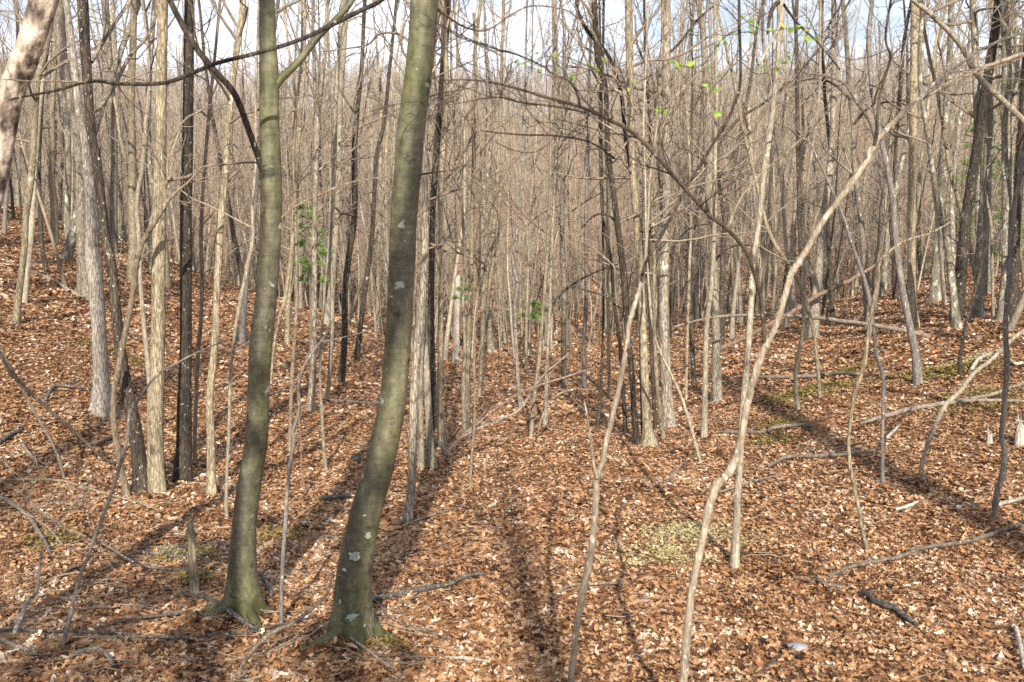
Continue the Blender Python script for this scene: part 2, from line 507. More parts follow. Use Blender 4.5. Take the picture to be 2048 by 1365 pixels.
def tree(name, label, pts, mat, cat='tree', Y=None, Ht=None, hmin=None, nbr=None, ml=2.0, twig=None, tm='twig', lean=None,
         limbs=(), group=None, flare=0.5, rough=0.03, cut=False, extra=None, twigs_lo=0.25):
    rg = rng()
    if Y is None:
        b = hit(pts[0][0], pts[0][1]); Y = b[1]
    if lean is None: lean = rg.uniform(-0.05, 0.05)
    P, R = px_path(pts, Y, lean)
    zb = float(H(P[0, 0], P[0, 1]))
    wbase = R[min(1, len(R) - 1)] * 2
    if P[0, 2] > zb + 0.02:     # foot is outside the frame: carry the stem down to the floor
        dd = unit(P[1] - P[0])
        foot = P[0] - dd * ((P[0, 2] - zb) / max(dd[2], 0.3))
        foot[2] = float(H(foot[0], foot[1]))
        P = np.vstack([foot, P]); R = np.concatenate([[R[0] * 1.1], R])
    root = bpy.data.objects.new(name, None)
    COL.objects.link(root)
    root.empty_display_size = 0.2
    loc = np.array([P[0, 0], P[0, 1], P[0, 2]])
    root.location = loc
    root['label'] = label; root['category'] = cat
    if group: root['group'] = group
    Ps, Rs = smooth_path(P, R, 6)
    # the stem starts slightly in the soil
    Ps = np.vstack([Ps[0] - np.array([0, 0, 0.12]), Ps]); Rs = np.concatenate([[Rs[0] * 1.08], Rs])
    if cat == 'sapling':
        nd = 1 + 0.16 * (rg.uniform(0, 1, len(Rs)) > 0.78)
        Rs = Rs * nd; Ps = Ps + rg.standard_normal(Ps.shape) * Rs[:, None] * 0.09
    if Ht is None: Ht = min(17, max(4.5, 60 * wbase + 4))
    if not cut:
        Ps, Rs = extend(Ps, Rs, rg, zb, Ht)
    big = pts[0][2] > 16
    k = 28 if pts[0][2] > 50 else 14 if big else 8
    V, Q = flared(Ps, Rs, k, rg, rough, flare if big else flare * 0.3)
    link('trunk', mesh_from('trunk', V - loc, Q, None, M[mat]), root)
    for lb in limbs:
        t = Tubes()
        LP, LR = px_path(lb['pts'], None, lb.get('lean', 0), Ys=lb.get('Ys', (Y, Y)))
        LPs, LRs = smooth_path(LP, LR, 5)
        t.add(LPs - loc, LRs, 8)
        link('limb', t.mesh('limb', M[lb.get('mat', mat)]), root)
        if lb.get('tw'):
            for q in range(lb['tw']):
                t2 = Tubes()
                i = rg.integers(len(LPs) // 4, len(LPs) - 1)
                d = unit(LPs[i] - LPs[i - 1]); sd = unit(np.cross(d, rg.standard_normal(3)))
                limb(t2, rg, LPs[i] - loc, d * 0.6 + sd * 0.8, lb.get('tl', 0.7) * rg.uniform(0.4, 1.0), LRs[i] * 0.45, 2, twig or 0.0014)
                link('twig', t2.mesh('twig', M[lb.get('tmat', tm)]), root)
    if name == 'beech_tree':
        for q, a in enumerate((0.3, 2.7, 3.9, 5.2)):
            a += rg.normal(0, .2); L = rg.uniform(0.16, 0.34); rp = []
            for f in np.linspace(0, 1, 7):
                aa = a + 0.5 * f * math.sin(q * 2.1); d_ = wbase * 0.36 + L * f
                x_, y_ = loc[0] + math.cos(aa) * d_, loc[1] + math.sin(aa) * d_
                rp.append((x_, y_, float(H(x_, y_)) + 0.045 * (1 - f) ** 1.6 - 0.022 * f))
            tr_ = Tubes(); tr_.add(np.array(rp) - loc, np.linspace(0.036, 0.010, 7), 9)
            link('root', tr_.mesh('root', M[mat], 0.05), root)
    t = Tubes()
    if hmin is None: hmin = max(1.6, Ht * 0.22)
    if nbr is None: nbr = int(5 + Ht * 1.0)
    if nbr and not cut:
        grow_crown(t, rg, Ps - loc, Rs, zb - loc[2], hmin, nbr, ml, twig or max(0.0022, Y * 0.00017), twigs_lo)
    if t.b:
        link('crown', t.mesh('crown', M[tm]), root)
    if extra: extra(root, loc, Y, rg)
    return root

# ------------------------------------------------------------------ the setting
def grid_axis(lim, n, fine):
    t = np.linspace(-1, 1, n)
    return np.sinh(t * fine) / math.sinh(fine) * lim
gx = grid_axis(320, 361, 5.2)
gy = np.concatenate([np.linspace(-45, 0, 40)[:-1], np.geomspace(4, 604, 420) - 4])
X, Yg = np.meshgrid(gx, gy)
Z = H(X, Yg)
V = np.stack([X, Yg, Z], -1).reshape(-1, 3)
nx, ny = len(gx), len(gy)
ii = (np.arange(ny - 1)[:, None] * nx + np.arange(nx - 1)[None])
Q = np.stack([ii, ii + 1, ii + nx + 1, ii + nx], -1).reshape(-1, 4)
link('ground', mesh_from('ground', V, Q, None, M['ground']), None, kind='structure')

# --- leaf litter: separate lobed, curled leaves
MOSS = [(1395, 1075, 0.34, 's'), (1330, 1110, 0.30, 's'), (1350, 1065, 0.22, 's'), (735, 650, 0.5, 'm'), (765, 662, 0.5, 'm'), (705, 640, 0.4, 'm'), (1590, 790, 0.5, 'm'), (1640, 778, 0.6, 'm'),
        (1850, 752, 0.5, 'm'), (1900, 745, 0.5, 'm'), (1940, 725, 0.4, 's'), (1980, 800, 0.6, 'm'), (360, 1118, 0.2, 'm'), (350, 1110, 0.14, 's'), (105, 1085, 0.2, 'm'), (390, 1160, 0.12, 'm'),
        (100, 450, 0.8, 'm'), (135, 485, 0.5, 'm'), (235, 480, 0.8, 'm'), (45, 440, 0.8, 'm'), (560, 1075, 0.2, 'm'), (1540, 885, 0.25, 'm'), (1700, 742, 0.5, 'm'), (930, 690, 0.3, 'm'),
        (770, 1290, 0.09, 'm'), (1560, 850, 0.3, 'm'), (410, 1115, .12, 'm'), (225, 705, .4, 'm')]
moss_at = [(hit(x, y), r, k) for x, y, r, k in MOSS]
def litter(n, Y0, Y1, seed, stations, smin, smax, tilt, lift):
    rg = np.random.default_rng(seed)
    u = rg.uniform(0, 1, n)
    y = np.sqrt(Y0 ** 2 + (Y1 ** 2 - Y0 ** 2) * u)
    x = rg.uniform(-0.60, 0.60, n) * (y + 1.5)
    keep = np.ones(n, bool)
    for p, r, _ in moss_at:
        keep &= ((x - p[0]) ** 2 + (y - p[1]) ** 2 > (r * 0.8) ** 2) | (rg.uniform(0, 1, n) < 0.55)
    # leaves gather in drifts
    dens = 0.6 + 0.4 * np.sin(x * 1.3 + 2 * np.sin(y * 0.8)) * np.sin(y * 1.1 + x * 0.4)
    keep &= rg.uniform(0, 1, n) < np.clip(dens + 0.35, 0, 1)
    x, y = x[keep], y[keep]; n = len(x)
    s = smin + (smax - smin) * rg.uniform(0, 1, n) ** 1.4
    z = H(x, y) + rg.uniform(0.0, lift, n)
    yaw = rg.uniform(0, 2 * math.pi, n)
    t1 = rg.normal(0, tilt, n); t2 = rg.normal(0, tilt, n)
    m = stations
    tt = np.linspace(0, 1, m)
    if m >= 6:
        wprof = np.array([0.02, 0.10, 0.21, 0.12, 0.26, 0.13, 0.19, 0.01])[:m] if m == 8 else np.array([0.03, 0.17, 0.12, 0.25, 0.15, 0.02])
    elif m == 4:
        wprof = np.array([0.04, 0.24, 0.29, 0.05])
    elif m == 2:
        wprof = np.array([0.3, 0.25])
    else:
        wprof = np.array([0.10, 0.36, 0.08])
    wj = wprof[None] * rg.uniform(0.75, 1.25, (n, m)) * s[:, None]
    wj2 = wprof[None] * rg.uniform(0.75, 1.25, (n, m)) * s[:, None]
    along = (tt[None] - 0.5) * s[:, None]
    curl = rg.normal(0, 0.6, n)[:, None]; fold = rg.normal(0.0, 0.32, n)[:, None]
    zc = curl * (tt[None] - 0.5) ** 2 * s[:, None] + 0.06 * s[:, None] * rg.standard_normal((n, m))
    L = np.stack([along, wj, zc + fold * wj], -1); C = np.stack([along, 0 * along, zc], -1); Rr = np.stack([along, -wj2, zc + fold * wj2], -1)
    V = np.stack([L, C, Rr], 2)              # n,m,3,3
    # tilt, then yaw
    c1, s1 = np.cos(t1)[:, None, None], np.sin(t1)[:, None, None]
    a, b_, c = V[..., 0], V[..., 1], V[..., 2]
    b_, c = b_ * c1 - c * s1, b_ * s1 + c * c1
    c2, s2 = np.cos(t2)[:, None, None], np.sin(t2)[:, None, None]
    a, c = a * c2 - c * s2, a * s2 + c * c2
    cy_, sy_ = np.cos(yaw)[:, None, None], np.sin(yaw)[:, None, None]
    a, b_ = a * cy_ - b_ * sy_, a * sy_ + b_ * cy_
    V = np.stack([a + x[:, None, None], b_ + y[:, None, None], c + z[:, None, None]], -1).reshape(-1, 3)
    off = (np.arange(n) * m * 3)[:, None, None]
    i = (np.arange(m - 1) * 3)[None, :, None]
    j = np.arange(2)[None, None]
    Q = np.stack([off + i + j, off + i + j + 1, off + i + j + 4, off + i + j + 3], -1).reshape(-1, 4)
    return V, Q
parts = [litter(105000, 3.2, 7.5, 1, 8, 0.020, 0.072, 0.22, 0.022),
         litter(150000, 7.5, 14, 2, 4, 0.030, 0.070, 0.22, 0.024),
         litter(190000, 14, 31, 3, 3, 0.055, 0.105, 0.26, 0.035),
         litter(80000, 31, 62, 4, 2, 0.10, 0.17, 0.45, 0.05)]
off = 0; VV = []; QQ = []
for v_, q_ in parts:
    VV.append(v_); QQ.append(q_ + off); off += len(v_)
link('leaf_litter', mesh_from('leaf_litter', np.concatenate(VV), np.concatenate(QQ), None, M['litter'], smooth=False), None,
     kind='stuff', label='dry brown oak leaves covering the forest floor', category='leaf litter')

# --- twig litter
rg = np.random.default_rng(77)
t = Tubes()
for i in range(1100):
    y = math.sqrt(rg.uniform(3.5 ** 2, 22 ** 2)); x = rg.uniform(-0.6, 0.6) * (y + 1)
    if i % 3 == 0:     # more twigs lie around the foot of the two smooth trunks and on the lower left
        y = rg.uniform(4.3, 7.5); x = rg.uniform(-3.2, -0.4)
    L = 0.08 + 0.5 * rg.uniform(0, 1) ** 2; a = rg.uniform(0, 2 * math.pi); n = 6
    P = []
    for q in range(n):
        px_, py_ = x + math.cos(a) * L * (q / (n - 1) - 0.5), y + math.sin(a) * L * (q / (n - 1) - 0.5)
        P.append((px_, py_, float(H(px_, py_)) + 0.025 + 0.012 * rg.uniform(0, 1)))
        a += rg.normal(0, 0.4)
    t.add(P, np.linspace(1, 0.5, n) * rg.uniform(0.0012, 0.0042), 4)
link('twig_litter', t.mesh('twig_litter', M['twig']), None, kind='stuff', label='small dead twigs strewn over the leaves', category='twigs')

# --- moss and straw tufts (flat low growth)
def tufts(kind, mat, name, label):
    rg = np.random.default_rng(5)
    Vl, Tl, off = [], [], 0
    for p, r, k in moss_at:
        if k != kind: continue
        n = int(min(6000, 14000 * r * r / (1 + (p[1] / 12) ** 2) + 300))
        a = rg.uniform(0, 2 * math.pi, n); q = r * rg.uniform(0, 1, n) ** 0.8 * (1 + 0.45 * np.sin(3 * a + p[0]) * np.sin(5 * a + p[1]))
        x = p[0] + q * np.cos(a) * 1.25; y = p[1] + q * np.sin(a)
        z = H(x, y) + rg.uniform(0.004, 0.03, n)
        s = rg.uniform(0.006, 0.020, n) * (1 + p[1] / 14)
        th = rg.uniform(0, 2 * math.pi, n)
        dz = rg.uniform(0.0, 0.7, n)
        A = np.stack([x, y, z], -1)
        B = A + np.stack([np.cos(th) * s, np.sin(th) * s, dz * s], -1)
        Cc = A + np.stack([np.cos(th + 1.2) * s, np.sin(th + 1.2) * s, rg.uniform(0, .6, n) * s], -1)
        Vl.append(np.stack([A, B, Cc], 1).reshape(-1, 3)); Tl.append(np.arange(n * 3).reshape(-1, 3) + off); off += n * 3
    link(name, mesh_from(name, np.concatenate(Vl), None, np.concatenate(Tl), M[mat], smooth=False), None, kind='stuff', label=label, category='moss')
tufts('m', 'moss', 'moss', 'yellow green moss patches low on the forest floor')
tufts('s', 'straw', 'dry_grass', 'pale straw coloured patches of dry grass among the leaves')

# ------------------------------------------------------------------ the traced trees
def discs(root, loc, Y, rg):
    """Mint coloured lichen rosettes growing on the side that faces the path."""
    for x, y, w, h in ((715, 1101, 20, 17), (709, 1219, 22, 14), (694, 1129, 9, 6), (682, 1142, 6, 4), (734, 1022, 7, 4), (786, 592, 6, 4), (733, 1240, 5, 6), (686, 1192, 6, 8)):
        # radius of the trunk there, from the traced widths
        ys = [1272, 1225, 1131, 1026, 950, 792, 545]; xs = [706, 703, 711, 733, 755, 787, 803]; ws = [84, 76, 71, 65, 62, 54, 53]
        cxp = np.interp(-y, [-v for v in ys], xs); wp = np.interp(-y, [-v for v in ys], ws)
        u = (x - cxp) / (wp / 2); R = wp / 2 * Y / F_PX * 1.03
        ring = []
        for k in range(18):
            a = k * math.pi / 9; q = 1 + 0.22 * rg.normal()
            uu = u + math.cos(a) * q * w / wp; yy = y + math.sin(a) * q * h / 2
            uu = max(-0.95, min(0.95, uu)); p = at(cxp + uu * wp / 2, yy, Y)
            ring.append(p - [0, R * math.sqrt(1 - uu * uu) + 0.004, 0])
        c = np.mean(ring, 0) - [0, 0.004, 0]
        Vn = np.array(ring + [c]) - loc
        link('lichen_patch', mesh_from('lichen_patch', Vn, None, np.array([[k, (k + 1) % 18, 18] for k in range(18)]), M['mint']), root)

# the two smooth trunks and the near stems ---------------------------------------
tree('beech_tree', 'smooth olive grey trunk with a dark limb leaving its left side halfway up',
     [(484, 1222, 78), (485, 1180, 66), (488, 1061, 51), (500, 960, 49), (512, 885, 46), (516, 792, 44), (521, 686, 45), (533, 581, 41), (542, 440, 41), (541, 352, 42), (538, 246, 37), (538, 155, 37), (535, 70, 31), (534, 0, 29)],
     'smooth', Ht=11, hmin=4.0, nbr=16, lean=0.0, flare=0.55, rough=0.028,
     limbs=[dict(pts=[(533, 365, 17), (520, 325, 13), (500, 268, 12), (470, 190, 13), (432, 145, 12.5), (395, 100, 12), (365, 50, 12), (340, 0, 11), (322, -60, 9), (300, -160, 6)], mat='dark', lean=-0.3, tw=0),  # dark bark stands in for the shade on this backlit limb
            dict(pts=[(548, 175, 20), (562, 158, 16), (600, 120, 14), (640, 70, 13), (690, 20, 12), (715, -20, 11), (760, -120, 8), (800, -220, 5)], lean=0.15),
            dict(pts=[(552, 25, 8), (575, 12, 5), (600, 0, 4), (630, -30, 3)]),
            dict(pts=[(555, 445, 8), (566, 433, 5), (600, 408, 3.5), (650, 385, 3), (700, 366, 2.6), (780, 352, 2)], mat='brown', tw=5, tl=0.3),
            dict(pts=[(562, 440, 5), (575, 415, 4), (575, 395, 3), (600, 380, 2.5), (680, 376, 2)], mat='brown', tw=3, tl=0.25),
            dict(pts=[(522, 330, 5), (505, 325, 4), (460, 328, 3), (408, 334, 2.4)], mat='brown', tw=3, tl=0.25)])
tree('beech_tree', 'stout smooth trunk curving to the right with mint lichen discs near its foot',
     [(706, 1272, 84), (703, 1225, 76), (711, 1131, 71), (733, 1026, 65), (755, 950, 62), (770, 885, 60), (787, 792, 54), (798, 651, 53), (803, 545, 53), (808, 440, 53), (815, 352, 54), (824, 246, 54), (837, 141, 52), (845, 60, 53), (848, 0, 54)],
     'smooth', Ht=13, hmin=4.2, nbr=16, lean=0.02, flare=0.55, rough=0.028, extra=discs,
     limbs=[dict(pts=[(856, -90, 18), (770, -5, 9), (720, 22, 9), (660, 52, 9), (600, 80, 8), (520, 105, 8), (440, 125, 8), (400, 140, 8), (330, 166, 8), (240, 168, 7), (200, 163, 7), (170, 165, 6), (110, 182, 5.5), (55, 192, 4.5), (20, 200, 3)], mat='dark', Ys=(5.3, 4.2)),
            dict(pts=[(170, 165, 4), (110, 163, 3.5), (62, 163, 3), (0, 158, 2.4)], mat='brown', Ys=(4.33, 4.1), tw=2, tl=0.2),
            dict(pts=[(862, 10, 9), (890, 30, 5), (930, 55, 4), (975, 60, 4), (1030, 25, 3.5), (1070, 12, 3), (1130, 20, 2.5), (1160, 40, 2)], mat='brown', tw=10, tl=0.4, Ys=(5.3, 6)),
            dict(pts=[(830, 95, 6), (800, 70, 4), (760, 68, 4), (735, 90, 3.5), (690, 98, 3), (640, 104, 2)], mat='brown', tw=5, tl=0.3, Ys=(5.4, 6)),
            dict(pts=[(842, 205, 5), (870, 190, 3.5), (920, 180, 3), (960, 172, 2.4)], mat='brown', tw=3, tl=0.25),
            dict(pts=[(838, 350, 5), (870, 345, 3), (905, 340, 3), (930, 328, 3.5)], mat='dark')])
tree('leaning_tree', 'leaning trunk with thick flaking bark cutting across the top corner',
     [(-90, 800, 56), (-60, 600, 54), (-32, 450, 50), (-8, 352, 47), (5, 281, 46), (17, 211, 48), (34, 158, 47), (50, 120, 52), (62, 88, 50), (90, 0, 52), (112, -70, 50)], 'flaky', Y=4.4, Ht=9, hmin=5, nbr=6, rough=0.06, lean=0.0,
     limbs=[dict(pts=[(96, -40, 16), (135, -90, 10), (200, -150, 6)])])

def spray(root, loc, Y, rg):
    """Fresh leaves opening along a drooping twig of this sapling."""
    tw = Tubes(); paths = [
        [(1479, 60), (1462, 67), (1441, 83), (1415, 120), (1394, 135), (1358, 132), (1338, 126), (1299, 153), (1262, 148), (1192, 140), (1145, 153)],
        [(1479, 30), (1492, 42), (1510, 54), (1538, 63), (1598, 56), (1626, 77)], [(1478, 100), (1450, 150), (1424, 176), (1413, 190), (1331, 218), (1303, 213)],
        [(1478, 120), (1515, 149), (1557, 130), (1585, 91)], [(1299, 153), (1264, 172)], [(1192, 140), (1116, 112), (1034, 130)], [(1455, 235), (1445, 229)]]
    Vl, Ql, off = [], [], 0
    for k, pth in enumerate(paths):
        P = np.array([at(x, y, Y - 0.35 + 0.03 * k + 0.03 * i) for i, (x, y) in enumerate(pth)]) - loc
        P, _ = smooth_path(P, np.zeros(len(P)), 4)
        tw.add(P, np.linspace(0.0022, 0.0009, len(P)), 4)
        for c in P[3::1]:
            if rg.uniform() < 0.30: continue
            for q in range(rg.integers(1, 3)):
                s = rg.uniform(0.015, 0.036)
                d = unit(rg.standard_normal(3) * [1, 1, 0.6] + [0, 0, -0.2]); n_ = unit(np.cross(d, rg.standard_normal(3)))
                w = np.cross(d, n_); nn = n_ * s * 0.12
                b0 = c + rg.standard_normal(3) * 0.015
                pts = [b0, b0 + d * s * .4 + w * s * .32 + nn, b0 + d * s * .4, b0 + d * s * .4 - w * s * .32 + nn, b0 + d * s * .8 + w * s * .22, b0 + d * s * .8 - w * s * .22, b0 + d * s * 1.1 - nn]
                Vl.append(pts); Ql += [[off, off + 1, off + 2], [off, off + 2, off + 3], [off + 1, off + 4, off + 2], [off + 2, off + 5, off + 3], [off + 4, off + 6, off + 2], [off + 2, off + 6, off + 5]]; off += 7
    link('twigs', tw.mesh('twigs', M['twigd']), root)
    link('leaves', mesh_from('leaves', np.array(Vl).reshape(-1, 3), None, np.array(Ql), M['green'], smooth=False), root)

tree('sapling', 'thin pale sapling rising from the bottom edge with bright green leaves opening on its twigs',
     [(1128, 1460, 15), (1141, 1365, 14), (1150, 1290, 13), (1156, 1237, 14), (1166, 1184, 15), (1181, 1113, 15), (1190, 1026, 13), (1194, 955, 14), (1206, 925, 12), (1213, 880, 11), (1226, 830, 11), (1240, 765, 10), (1254, 690, 10), (1258, 650, 10), (1266, 620, 9), (1277, 587, 9), (1285, 550, 8.5),
      (1291, 515, 6), (1296, 440, 5), (1300, 360, 4.5), (1308, 300, 4.5), (1317, 240, 4.5), (1340, 205, 4), (1375, 170, 3), (1420, 120, 2)], 'sap', 'sapling', Y=4.1, cut=True, lean=0.03, extra=spray,
     limbs=[dict(pts=[(1195, 958, 8), (1188, 930, 6), (1182, 890, 5), (1176, 840, 4), (1168, 800, 3)], tw=1, Ys=(4.1, 4.2)),
            dict(pts=[(1284, 552, 8), (1294, 520, 7), (1312, 490, 7), (1340, 440, 7), (1372, 378, 7), (1396, 340, 7), (1420, 298, 6.5), (1455, 240, 6.5), (1478, 180, 6.5), (1481, 130, 6), (1479, 60, 6), (1478, 0, 5.5), (1476, -60, 5), (1460, -160, 3)], mat='dark', Ys=(4.12, 3.8), tw=7, tl=0.4, tmat='twigd'),
            dict(pts=[(1256, 700, 6), (1268, 680, 5), (1278, 660, 4), (1284, 610, 4), (1283, 555, 4)], Ys=(4.11, 4.2), mat='dark'),
            dict(pts=[(1317, 240, 4), (1300, 215, 3), (1255, 180, 2.5), (1200, 150, 2)], Ys=(4.2, 4.2), tw=6, tl=0.3),
            dict(pts=[(1308, 300, 3.5), (1270, 280, 3), (1230, 262, 3), (1180, 230, 2)], Ys=(4.2, 4.4), tw=4, tl=0.3)])
tree('sapling', 'forked sapling in front with one long bough arching off to the upper right',
     [(1352, 1460, 20), (1367, 1365, 18), (1371, 1300, 17), (1381, 1201, 16), (1394, 1131, 16), (1404, 1083, 16), (1415, 1026, 16), (1432, 973, 17), (1450, 955, 17), (1466, 930, 16), (1480, 890, 15), (1490, 830, 14), (1503, 775, 14), (1520, 720, 15), (1531, 692, 15),
      (1541, 675, 12), (1552, 650, 12), (1563, 615, 12), (1577, 565, 13), (1584, 545, 13), (1601, 520, 13), (1615, 497, 12), (1629, 472, 12), (1648, 440, 12), (1686, 390, 12), (1721, 340, 12), (1749, 290, 12), (1766, 268, 12), (1798, 235, 10), (1840, 200, 9), (1875, 180, 9), (1946, 145, 8), (1998, 125, 7.5), (2048, 108, 7), (2110, 92, 6), (2200, 80, 4)],
     'sap', 'sapling', Y=3.9, cut=True, lean=-0.05,
     limbs=[dict(pts=[(1530, 700, 12), (1528, 670, 9), (1522, 600, 8.5), (1512, 560, 8), (1495, 510, 8), (1475, 480, 8), (1450, 455, 8), (1420, 432, 8), (1372, 380, 8), (1345, 350, 8), (1320, 320, 8), (1268, 268, 8), (1218, 240, 8), (1162, 215, 7), (1092, 195, 6), (1043, 180, 5), (986, 166, 4), (930, 160, 3), (880, 162, 2)], mat='bough', Ys=(3.85, 3.0), tw=15, tl=0.42, tmat='twigd'),
            dict(pts=[(1160, 215, 5), (1155, 190, 5), (1140, 165, 5), (1110, 150, 4.5), (1092, 135, 4), (1102, 112, 4), (1112, 95, 3)], mat='dark', Ys=(3.15, 3.1), tw=5, tl=0.3),
            dict(pts=[(1092, 136, 4), (1040, 112, 3.5), (980, 95, 3), (920, 70, 2.5), (860, 40, 2)], mat='dark', Ys=(3.1, 2.8), tw=5, tl=0.3, tmat='twigd'),
            dict(pts=[(1200, 232, 4), (1120, 215, 4), (1040, 205, 3.5), (990, 195, 3), (900, 210, 2)], mat='dark', Ys=(3.2, 2.9), tw=6, tl=0.3, tmat='twigd'),
            dict(pts=[(1230, 318, 4), (1180, 285, 3.5), (1110, 272, 3.5), (1040, 270, 3), (960, 262, 2)], mat='dark', Ys=(3.5, 3.1), tw=8, tl=0.4, tmat='twigd'),
            dict(pts=[(1748, 292, 8), (1753, 270, 7), (1757, 210, 6), (1768, 160, 6), (1781, 115, 6), (1773, 90, 5), (1772, 60, 5), (1782, 0, 5), (1795, -60, 4)], mat='dark', Ys=(3.7, 3.6), tw=7, tl=0.45, tmat='twigd'),
            dict(pts=[(1751, 280, 6), (1735, 235, 5), (1712, 205, 5), (1690, 170, 4), (1660, 155, 4), (1632, 150, 3)], mat='grey', Ys=(3.7, 3.6), tw=4, tl=0.3),
            dict(pts=[(1790, 243, 7), (1830, 205, 6), (1870, 178, 6), (1892, 150, 6), (1930, 122, 5), (1965, 98, 5), (2010, 78, 5), (2060, 62, 4)], mat='grey', Ys=(3.65, 3.5), tw=8, tl=0.4),
            dict(pts=[(1455, 458, 5), (1480, 400, 4), (1520, 350, 3.5), (1590, 290, 3), (1640, 240, 2.5), (1700, 180, 2)], mat='brown', Ys=(3.8, 4.3), tw=7, tl=0.4),
            dict(pts=[(1840, 200, 5), (1900, 130, 4), (1960, 60, 3), (2000, 10, 2.5)], mat='grey', Ys=(3.6, 3.6), tw=6, tl=0.35)])

# left bank ------------------------------------------------------------------------
T = tree
T('bare_tree', 'greenish grey stem, outer one of a slanting pair on the left bank', [(31, 648, 16), (39, 580, 14), (49, 493, 13), (51, 440, 13), (63, 352, 13), (70, 246, 12), (76, 158, 12), (91, 105, 11), (105, 28, 10)], 'tan')
T('bare_tree', 'paler stem, inner one of a slanting pair on the left bank', [(48, 608, 14), (56, 528, 13), (63, 458, 12), (69, 352, 11), (78, 230, 9), (88, 150, 8)], 'pale')
T('bare_tree', 'short dark trunk standing on a mossy mound high on the left bank', [(93, 545, 12), (84, 493, 9), (81, 440, 9), (78, 330, 8), (84, 200, 7)], 'dark')
T('bare_tree', 'whitish lichened trunk rooted in moss at the crest of the left bank', [(140, 486, 18), (135, 440, 13), (137, 316, 12), (132, 230, 11), (128, 120, 10), (130, 20, 9)], 'lichen')
T('bare_tree', 'large grey trunk bending left, just behind the whitest trunk', [(171, 600, 30), (166, 530, 24), (163, 440, 21), (160, 350, 18), (151, 246, 17), (135, 176, 19), (123, 105, 20), (118, 30, 20), (117, -30, 18)], 'oak')
T('bare_tree', 'whitest trunk of the left bank with a knotty burl and broad foot', [(205, 828, 50), (203, 756, 32), (197, 651, 29), (190, 560, 29), (186, 520, 32), (184, 500, 26), (184, 440, 25), (178, 352, 21), (170, 281, 17), (160, 230, 15), (150, 150, 14), (140, 60, 12)], 'white', lean=0.03)
T('bare_tree', 'dark leaning trunk passing in front of the whitest trunk', [(284, 985, 34), (278, 920, 28), (270, 862, 27), (260, 809, 25), (249, 756, 24), (239, 686, 21), (232, 616, 20), (225, 545, 20), (211, 475, 19), (205, 422, 18), (193, 316, 18), (185, 281, 18), (178, 211, 18), (171, 105, 20), (165, 0, 22)], 'dark', Ht=12, hmin=4, lean=0.04,
  limbs=[dict(pts=[(184, 225, 9), (200, 215, 7), (222, 185, 7), (240, 150, 7), (262, 110, 7), (290, 80, 6), (310, 40, 5), (315, 0, 5)], mat='tan', tw=6, tl=1.2, Ys=(9, 10)),
         dict(pts=[(182, 125, 9), (190, 112, 8), (215, 70, 7), (235, 40, 6), (262, 0, 6)], mat='oak', tw=5, tl=1.2, Ys=(9, 9.5))])
T('crooked_sapling', 'crooked thin tree with a bent elbow weaving past the dark leaning trunk', [(254, 994, 15), (243, 938, 13), (233, 885, 13), (227, 827, 12), (229, 774, 12), (238, 735, 12), (246, 686, 12), (257, 633, 12), (267, 581, 12), (273, 528, 12), (281, 493, 12), (299, 461, 11), (312, 440, 10), (326, 418, 10), (332, 400, 9), (327, 380, 9), (337, 362, 8), (373, 355, 6), (385, 348, 4)], 'brown', 'sapling', cut=True,
  limbs=[dict(pts=[(334, 404, 7), (352, 385, 6), (380, 362, 5), (395, 345, 5), (408, 334, 4), (457, 329, 3), (506, 325, 2.5)], Ys=(8, 8), tw=5, tl=.6), dict(pts=[(337, 362, 6), (335, 330, 5), (345, 280, 4), (370, 240, 4), (395, 225, 3), (430, 205, 2)], Ys=(8, 8.3), tw=6, tl=.7)])
T('bare_tree', 'slim cream coloured stem rising just left of the straight grey trunk', [(299, 872, 10), (299, 774, 10), (295, 721, 10), (288, 651, 10), (281, 563, 9), (278, 475, 9), (274, 404, 9), (285, 334, 9), (292, 246, 9), (299, 176, 8), (295, 70, 8), (285, 0, 8)], 'pale')
T('bare_tree', 'straight grey furrowed trunk, middle of three rising together on the left', [(314, 986, 36), (311, 885, 32), (313, 792, 28), (316, 651, 27), (318, 440, 27), (320, 352, 25), (322, 211, 22), (324, 105, 21), (326, 0, 20)], 'tan', Ht=14, hmin=4.5, flare=0.3, lean=0.03)
T('bare_tree', 'straight nearly black trunk right of the grey furrowed trunk', [(363, 962, 36), (368, 885, 31), (369, 792, 28), (372, 686, 24), (372, 440, 23), (375, 300, 21), (377, 150, 20), (379, 0, 19)], 'dark', Ht=13, hmin=4.5, lean=0.03)
T('bare_tree', 'brown two toned stem standing in the gap behind the black trunk', [(390, 930, 10), (390, 862, 9), (395, 721, 9), (401, 651, 8), (404, 563, 8), (402, 470, 8), (408, 350, 7), (418, 230, 7), (432, 90, 6)], 'brown')
T('bare_tree', 'slender brown trunk with a split seam between black trunk and smooth trunk', [(423, 990, 19), (422, 885, 16), (420, 792, 15), (430, 686, 14), (434, 581, 14), (440, 475, 13), (443, 430, 13), (450, 352, 13), (457, 246, 12), (471, 123, 12), (483, 35, 12), (488, -20, 11)], 'tan', lean=0.04)
T('sapling', 'very thin whitish sapling standing directly left of the smooth dark limbed trunk', [(453, 1038, 8), (453, 955, 7), (457, 885, 7), (461, 756, 7), (468, 686, 7), (475, 633, 7), (489, 563, 8), (496, 528, 8), (506, 475, 7), (505, 420, 6), (512, 320, 5)], 'pale', 'sapling', Ht=7)
T('bare_tree', 'grey stem on the left slope leaning behind the smooth dark limbed trunk', [(482, 685, 18), (489, 598, 12), (497, 528, 11), (503, 480, 10), (512, 380, 10), (520, 260, 9)], 'grey')
